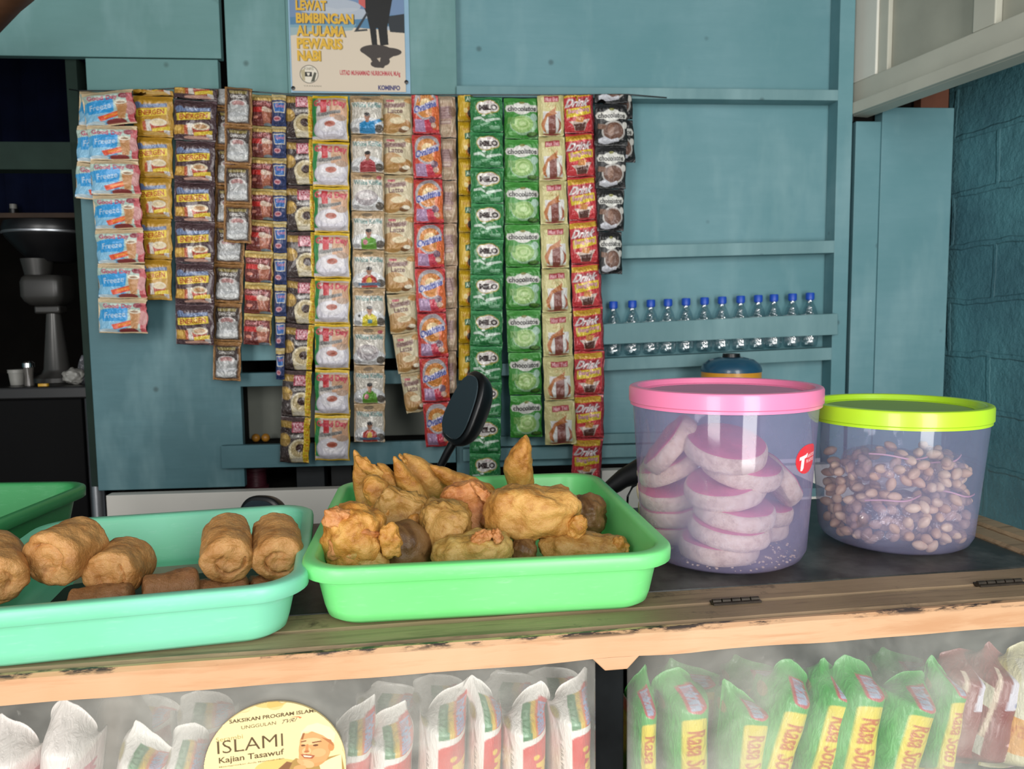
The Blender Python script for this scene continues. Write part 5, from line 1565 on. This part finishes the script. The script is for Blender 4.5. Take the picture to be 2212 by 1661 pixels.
# ================================================================== THE DIM ROOM AT THE LEFT (its dimness is put into darker colours)
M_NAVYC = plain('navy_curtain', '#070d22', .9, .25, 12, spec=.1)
a, b = wl(-330, 300, -.75), wl(150, 300, -.75); zt = wl(80, 105, -.75).z; zb = wl(80, 462, -.75).z
m = MB(); n = 70; ls = []
for y_ in (0, .004):
    ls.append([(a.x + (XD - .03 - a.x) * k / n, .75 + y_ + .012 * sin(k * .9) + .006 * sin(k * 2.3), zb) for k in range(n + 1)])
    ls.append([(a.x + (XD - .03 - a.x) * k / n, .75 + y_ + .008 * sin(k * .9), zt + .1) for k in range(n + 1)])
ls = [ls[0], ls[1], ls[3], ls[2], ls[0]]
m.loops(ls, cap0=False, cap1=False, closed=False)
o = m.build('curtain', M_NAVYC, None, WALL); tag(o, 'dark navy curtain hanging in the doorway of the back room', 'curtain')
M_SHELFB = plain('brown_shelf_edge', '#3c2a1c', .7, .2, 20)
wbox('trim_26', a.x, XD - .01, .68, .90, zb - .02, zb - .006, M_SHELFB)
# black cabinet
cxl, cxr = wl(-330, 950, .0).x, wl(226, 950, .0).x; zc = wl(100, 836, .0).z
cb = thing('black_cabinet', 'tall black cabinet with a rounded metal corner post in the doorway', 'cabinet', WALL @ Matrix.Translation(((cxl + cxr) / 2, .28, 0)))
hw = (cxr - cxl) / 2 - .02
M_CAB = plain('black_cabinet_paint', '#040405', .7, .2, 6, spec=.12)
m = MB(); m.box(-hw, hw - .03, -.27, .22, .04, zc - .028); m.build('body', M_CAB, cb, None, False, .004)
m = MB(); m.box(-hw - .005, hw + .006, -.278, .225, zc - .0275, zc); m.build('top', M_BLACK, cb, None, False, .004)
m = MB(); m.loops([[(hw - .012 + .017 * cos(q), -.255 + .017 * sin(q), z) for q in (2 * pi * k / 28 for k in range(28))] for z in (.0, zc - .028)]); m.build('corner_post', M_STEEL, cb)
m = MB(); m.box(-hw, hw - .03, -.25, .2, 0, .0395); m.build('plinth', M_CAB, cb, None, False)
# grey pedestal fan
Fp = wl(122, 800, -.16)
M_GREYP = plain('grey_fan_plastic', '#2a2927', .4, .1, 14); M_GREYM = plain('grey_fan_neck', '#454442', .3, .08, 14, metal=.3)  # greys darkened to stand in for the dim room
fan = thing('desk_fan', 'grey tilted desk fan with a wide black round head on the black cabinet', 'fan', WALL @ Matrix.Translation((Fp.x, .16, zc + .0005)))
lz = lambda px, py: wl(px, py, -.16).z - zc; lx = lambda px, py: wl(px, py, -.16).x - Fp.x
m = MB(); m.lathe([(.001, 0), (.055, 0), (.052, .010), (.034, .02), (.029, .03), (.015, lz(118, 672)), (.001, lz(118, 672))], 32); m.build('pedestal', M_GREYM, fan, Matrix.Translation((lx(124, 800), 0, 0)))
m = MB(); m.box(-.030, .030, -.02, .02, lz(110, 678), lz(110, 660)); m.build('pivot', M_GREYP, fan, Matrix.Translation((lx(110, 670), 0, 0)), True, .005)
m = MB(); x_0, x_1 = lx(58, 620), lx(150, 620); zA, zB = lz(100, 660), lz(100, 596)
m.loops([rrect((x_1 - x_0) / 2 * s_, .045 * s_, .018, z, 6) for s_, z in ((.70, zA), (.90, zA + .010), (1, zA + .022), (1, zB - .016), (.94, zB - .006), (.84, zB))])
m.build('motor_housing', M_GREYP, fan, Matrix.Translation(((x_0 + x_1) / 2, 0, 0)), True, ang=50)
m = MB(); m.lathe([(.001, lz(85, 598)), (.028, lz(85, 598)), (.036, lz(85, 560)), (.001, lz(85, 560))], 24); m.build('neck', M_GREYP, fan, Matrix.Translation((lx(82, 580), 0, 0)))
m = MB(); r = (lx(198, 500) - lx(2, 500)) / 2
zz0, zz1, zz2 = lz(100, 562), lz(100, 520), lz(100, 474)
m.lathe([(.001, zz0 - .004), (r * .45, zz0 - .004), (r * .70, (zz0 + zz1) / 2), (r * .93, zz1 + .006), (r, zz1 + .020), (r, zz2 - .02), (r * .95, zz2 - .006), (r * .5, zz2), (.001, zz2)], 64)
m.build('head_guard', M_BLACK, fan, Matrix.Translation((lx(98, 500), .03, 0)))
m = MB(); m.lathe([(r * .995, zz1 + .014), (r * 1.012, zz1 + .016), (r * 1.012, zz1 + .020), (r * .995, zz1 + .022)], 64, cap0=False, cap1=False); m.build('guard_rim', M_STEEL, fan, Matrix.Translation((lx(98, 500), .03, 0)))
# small things on the cabinet
M_WPL = plain('white_plastic', '#807f7a', .45, .06); M_CLEARB = film('clear_plastic_bag', '#c9ccd4', op=.14, milk='#a9abb4', bs=45)


def on_cab(px, off): return WALL @ Matrix.Translation((wl(px, 830, off).x, -off, zc + .0005))


tb = thing('plastic_tub', 'white plastic tub on the black cabinet', 'tub', on_cab(38, -.07))
m = MB(); m.lathe([(.001, 0), (.014, 0), (.017, .028), (.001, .028)], 28); m.build('body', M_WPL, tb); m = MB(); m.lathe([(.001, .0282), (.0185, .0282), (.0185, .036), (.001, .036)], 28); m.build('lid', M_WPL, tb)
sk = thing('salt_shaker', 'slim shaker with a metal cap on the black cabinet', 'shaker', on_cab(64, -.045))
m = MB(); m.lathe([(.001, 0), (.010, 0), (.0085, .02), (.0105, .042), (.001, .042)], 28); m.build('body', plain('smoky_glass', '#54504c', .15, .1), sk); m = MB(); m.lathe([(.001, .0422), (.0125, .0422), (.0125, .052), (.008, .056), (.001, .056)], 28); m.build('cap', M_CHROME, sk)
o = link('tissue', fritter_mesh((.046, .035, .034), 'lump', 91, 4, 1.6), M_WPL, None, on_cab(160, -.06) @ Matrix.Translation((0, 0, .019))); tag(o, 'crumpled white tissue on the black cabinet', 'tissue')
m = MB(); rnd = random.Random(3); ls = []
for z, s_ in ((0, 1), (.012, 1.05), (.03, .7), (.05, .36), (.066, .08)):
    ls.append([((.032 * s_ * cos(q) * (1 + .25 * rnd.uniform(-1, 1))) - .012 * z / .066, .024 * s_ * sin(q) * (1 + .25 * rnd.uniform(-1, 1)), z) for q in (2 * pi * k / 14 for k in range(14))])
m.loops(ls); o = m.build('plastic_bag', M_CLEARB, None, on_cab(194, -.085), True, ang=25); tag(o, 'pointed clear plastic bag at the right end of the black cabinet', 'bag')
m = MB(); m.loops([rrect(.011, .006, .004, z, 4) for z in (0, .006)]); o = m.build('lighter', plain('yellow_plastic', '#b98d22', .4, .05), None, on_cab(94, -.02)); tag(o, 'small yellow lighter lying on the black cabinet', 'lighter')
P = wl(30, 466, -.70); jr = thing('spice_jar', 'small dark jar with a pale cap on the brown shelf under the curtain', 'jar', WALL @ Matrix.Translation((wl(24, 462, -.70).x, .715, zb - .0055)))
m = MB(); m.lathe([(.001, 0), (.013, 0), (.013, .016), (.001, .016)], 20); m.build('body', M_BLACK, jr); m = MB(); m.lathe([(.001, .0162), (.010, .0162), (.010, .03), (.001, .03)], 20); m.build('cap', M_WPL, jr)

# level roof pole passing the upper left corner
P0 = at(4, 4, 1.30); dd = Vector((-.717, .697, 0)); n = 40
m = MB(); m.tube([P0 + dd * (.50 - 2.6 * k / n) for k in range(n + 1)], [.026 + (.0025 if k % 6 == 3 else 0) for k in range(n + 1)], 18)
o = m.build('bamboo_pole', plain('brown_bamboo', '#5c3a22', .6, .25, 20)); tag(o, 'brown pole crossing the upper left corner of the picture', 'pole')
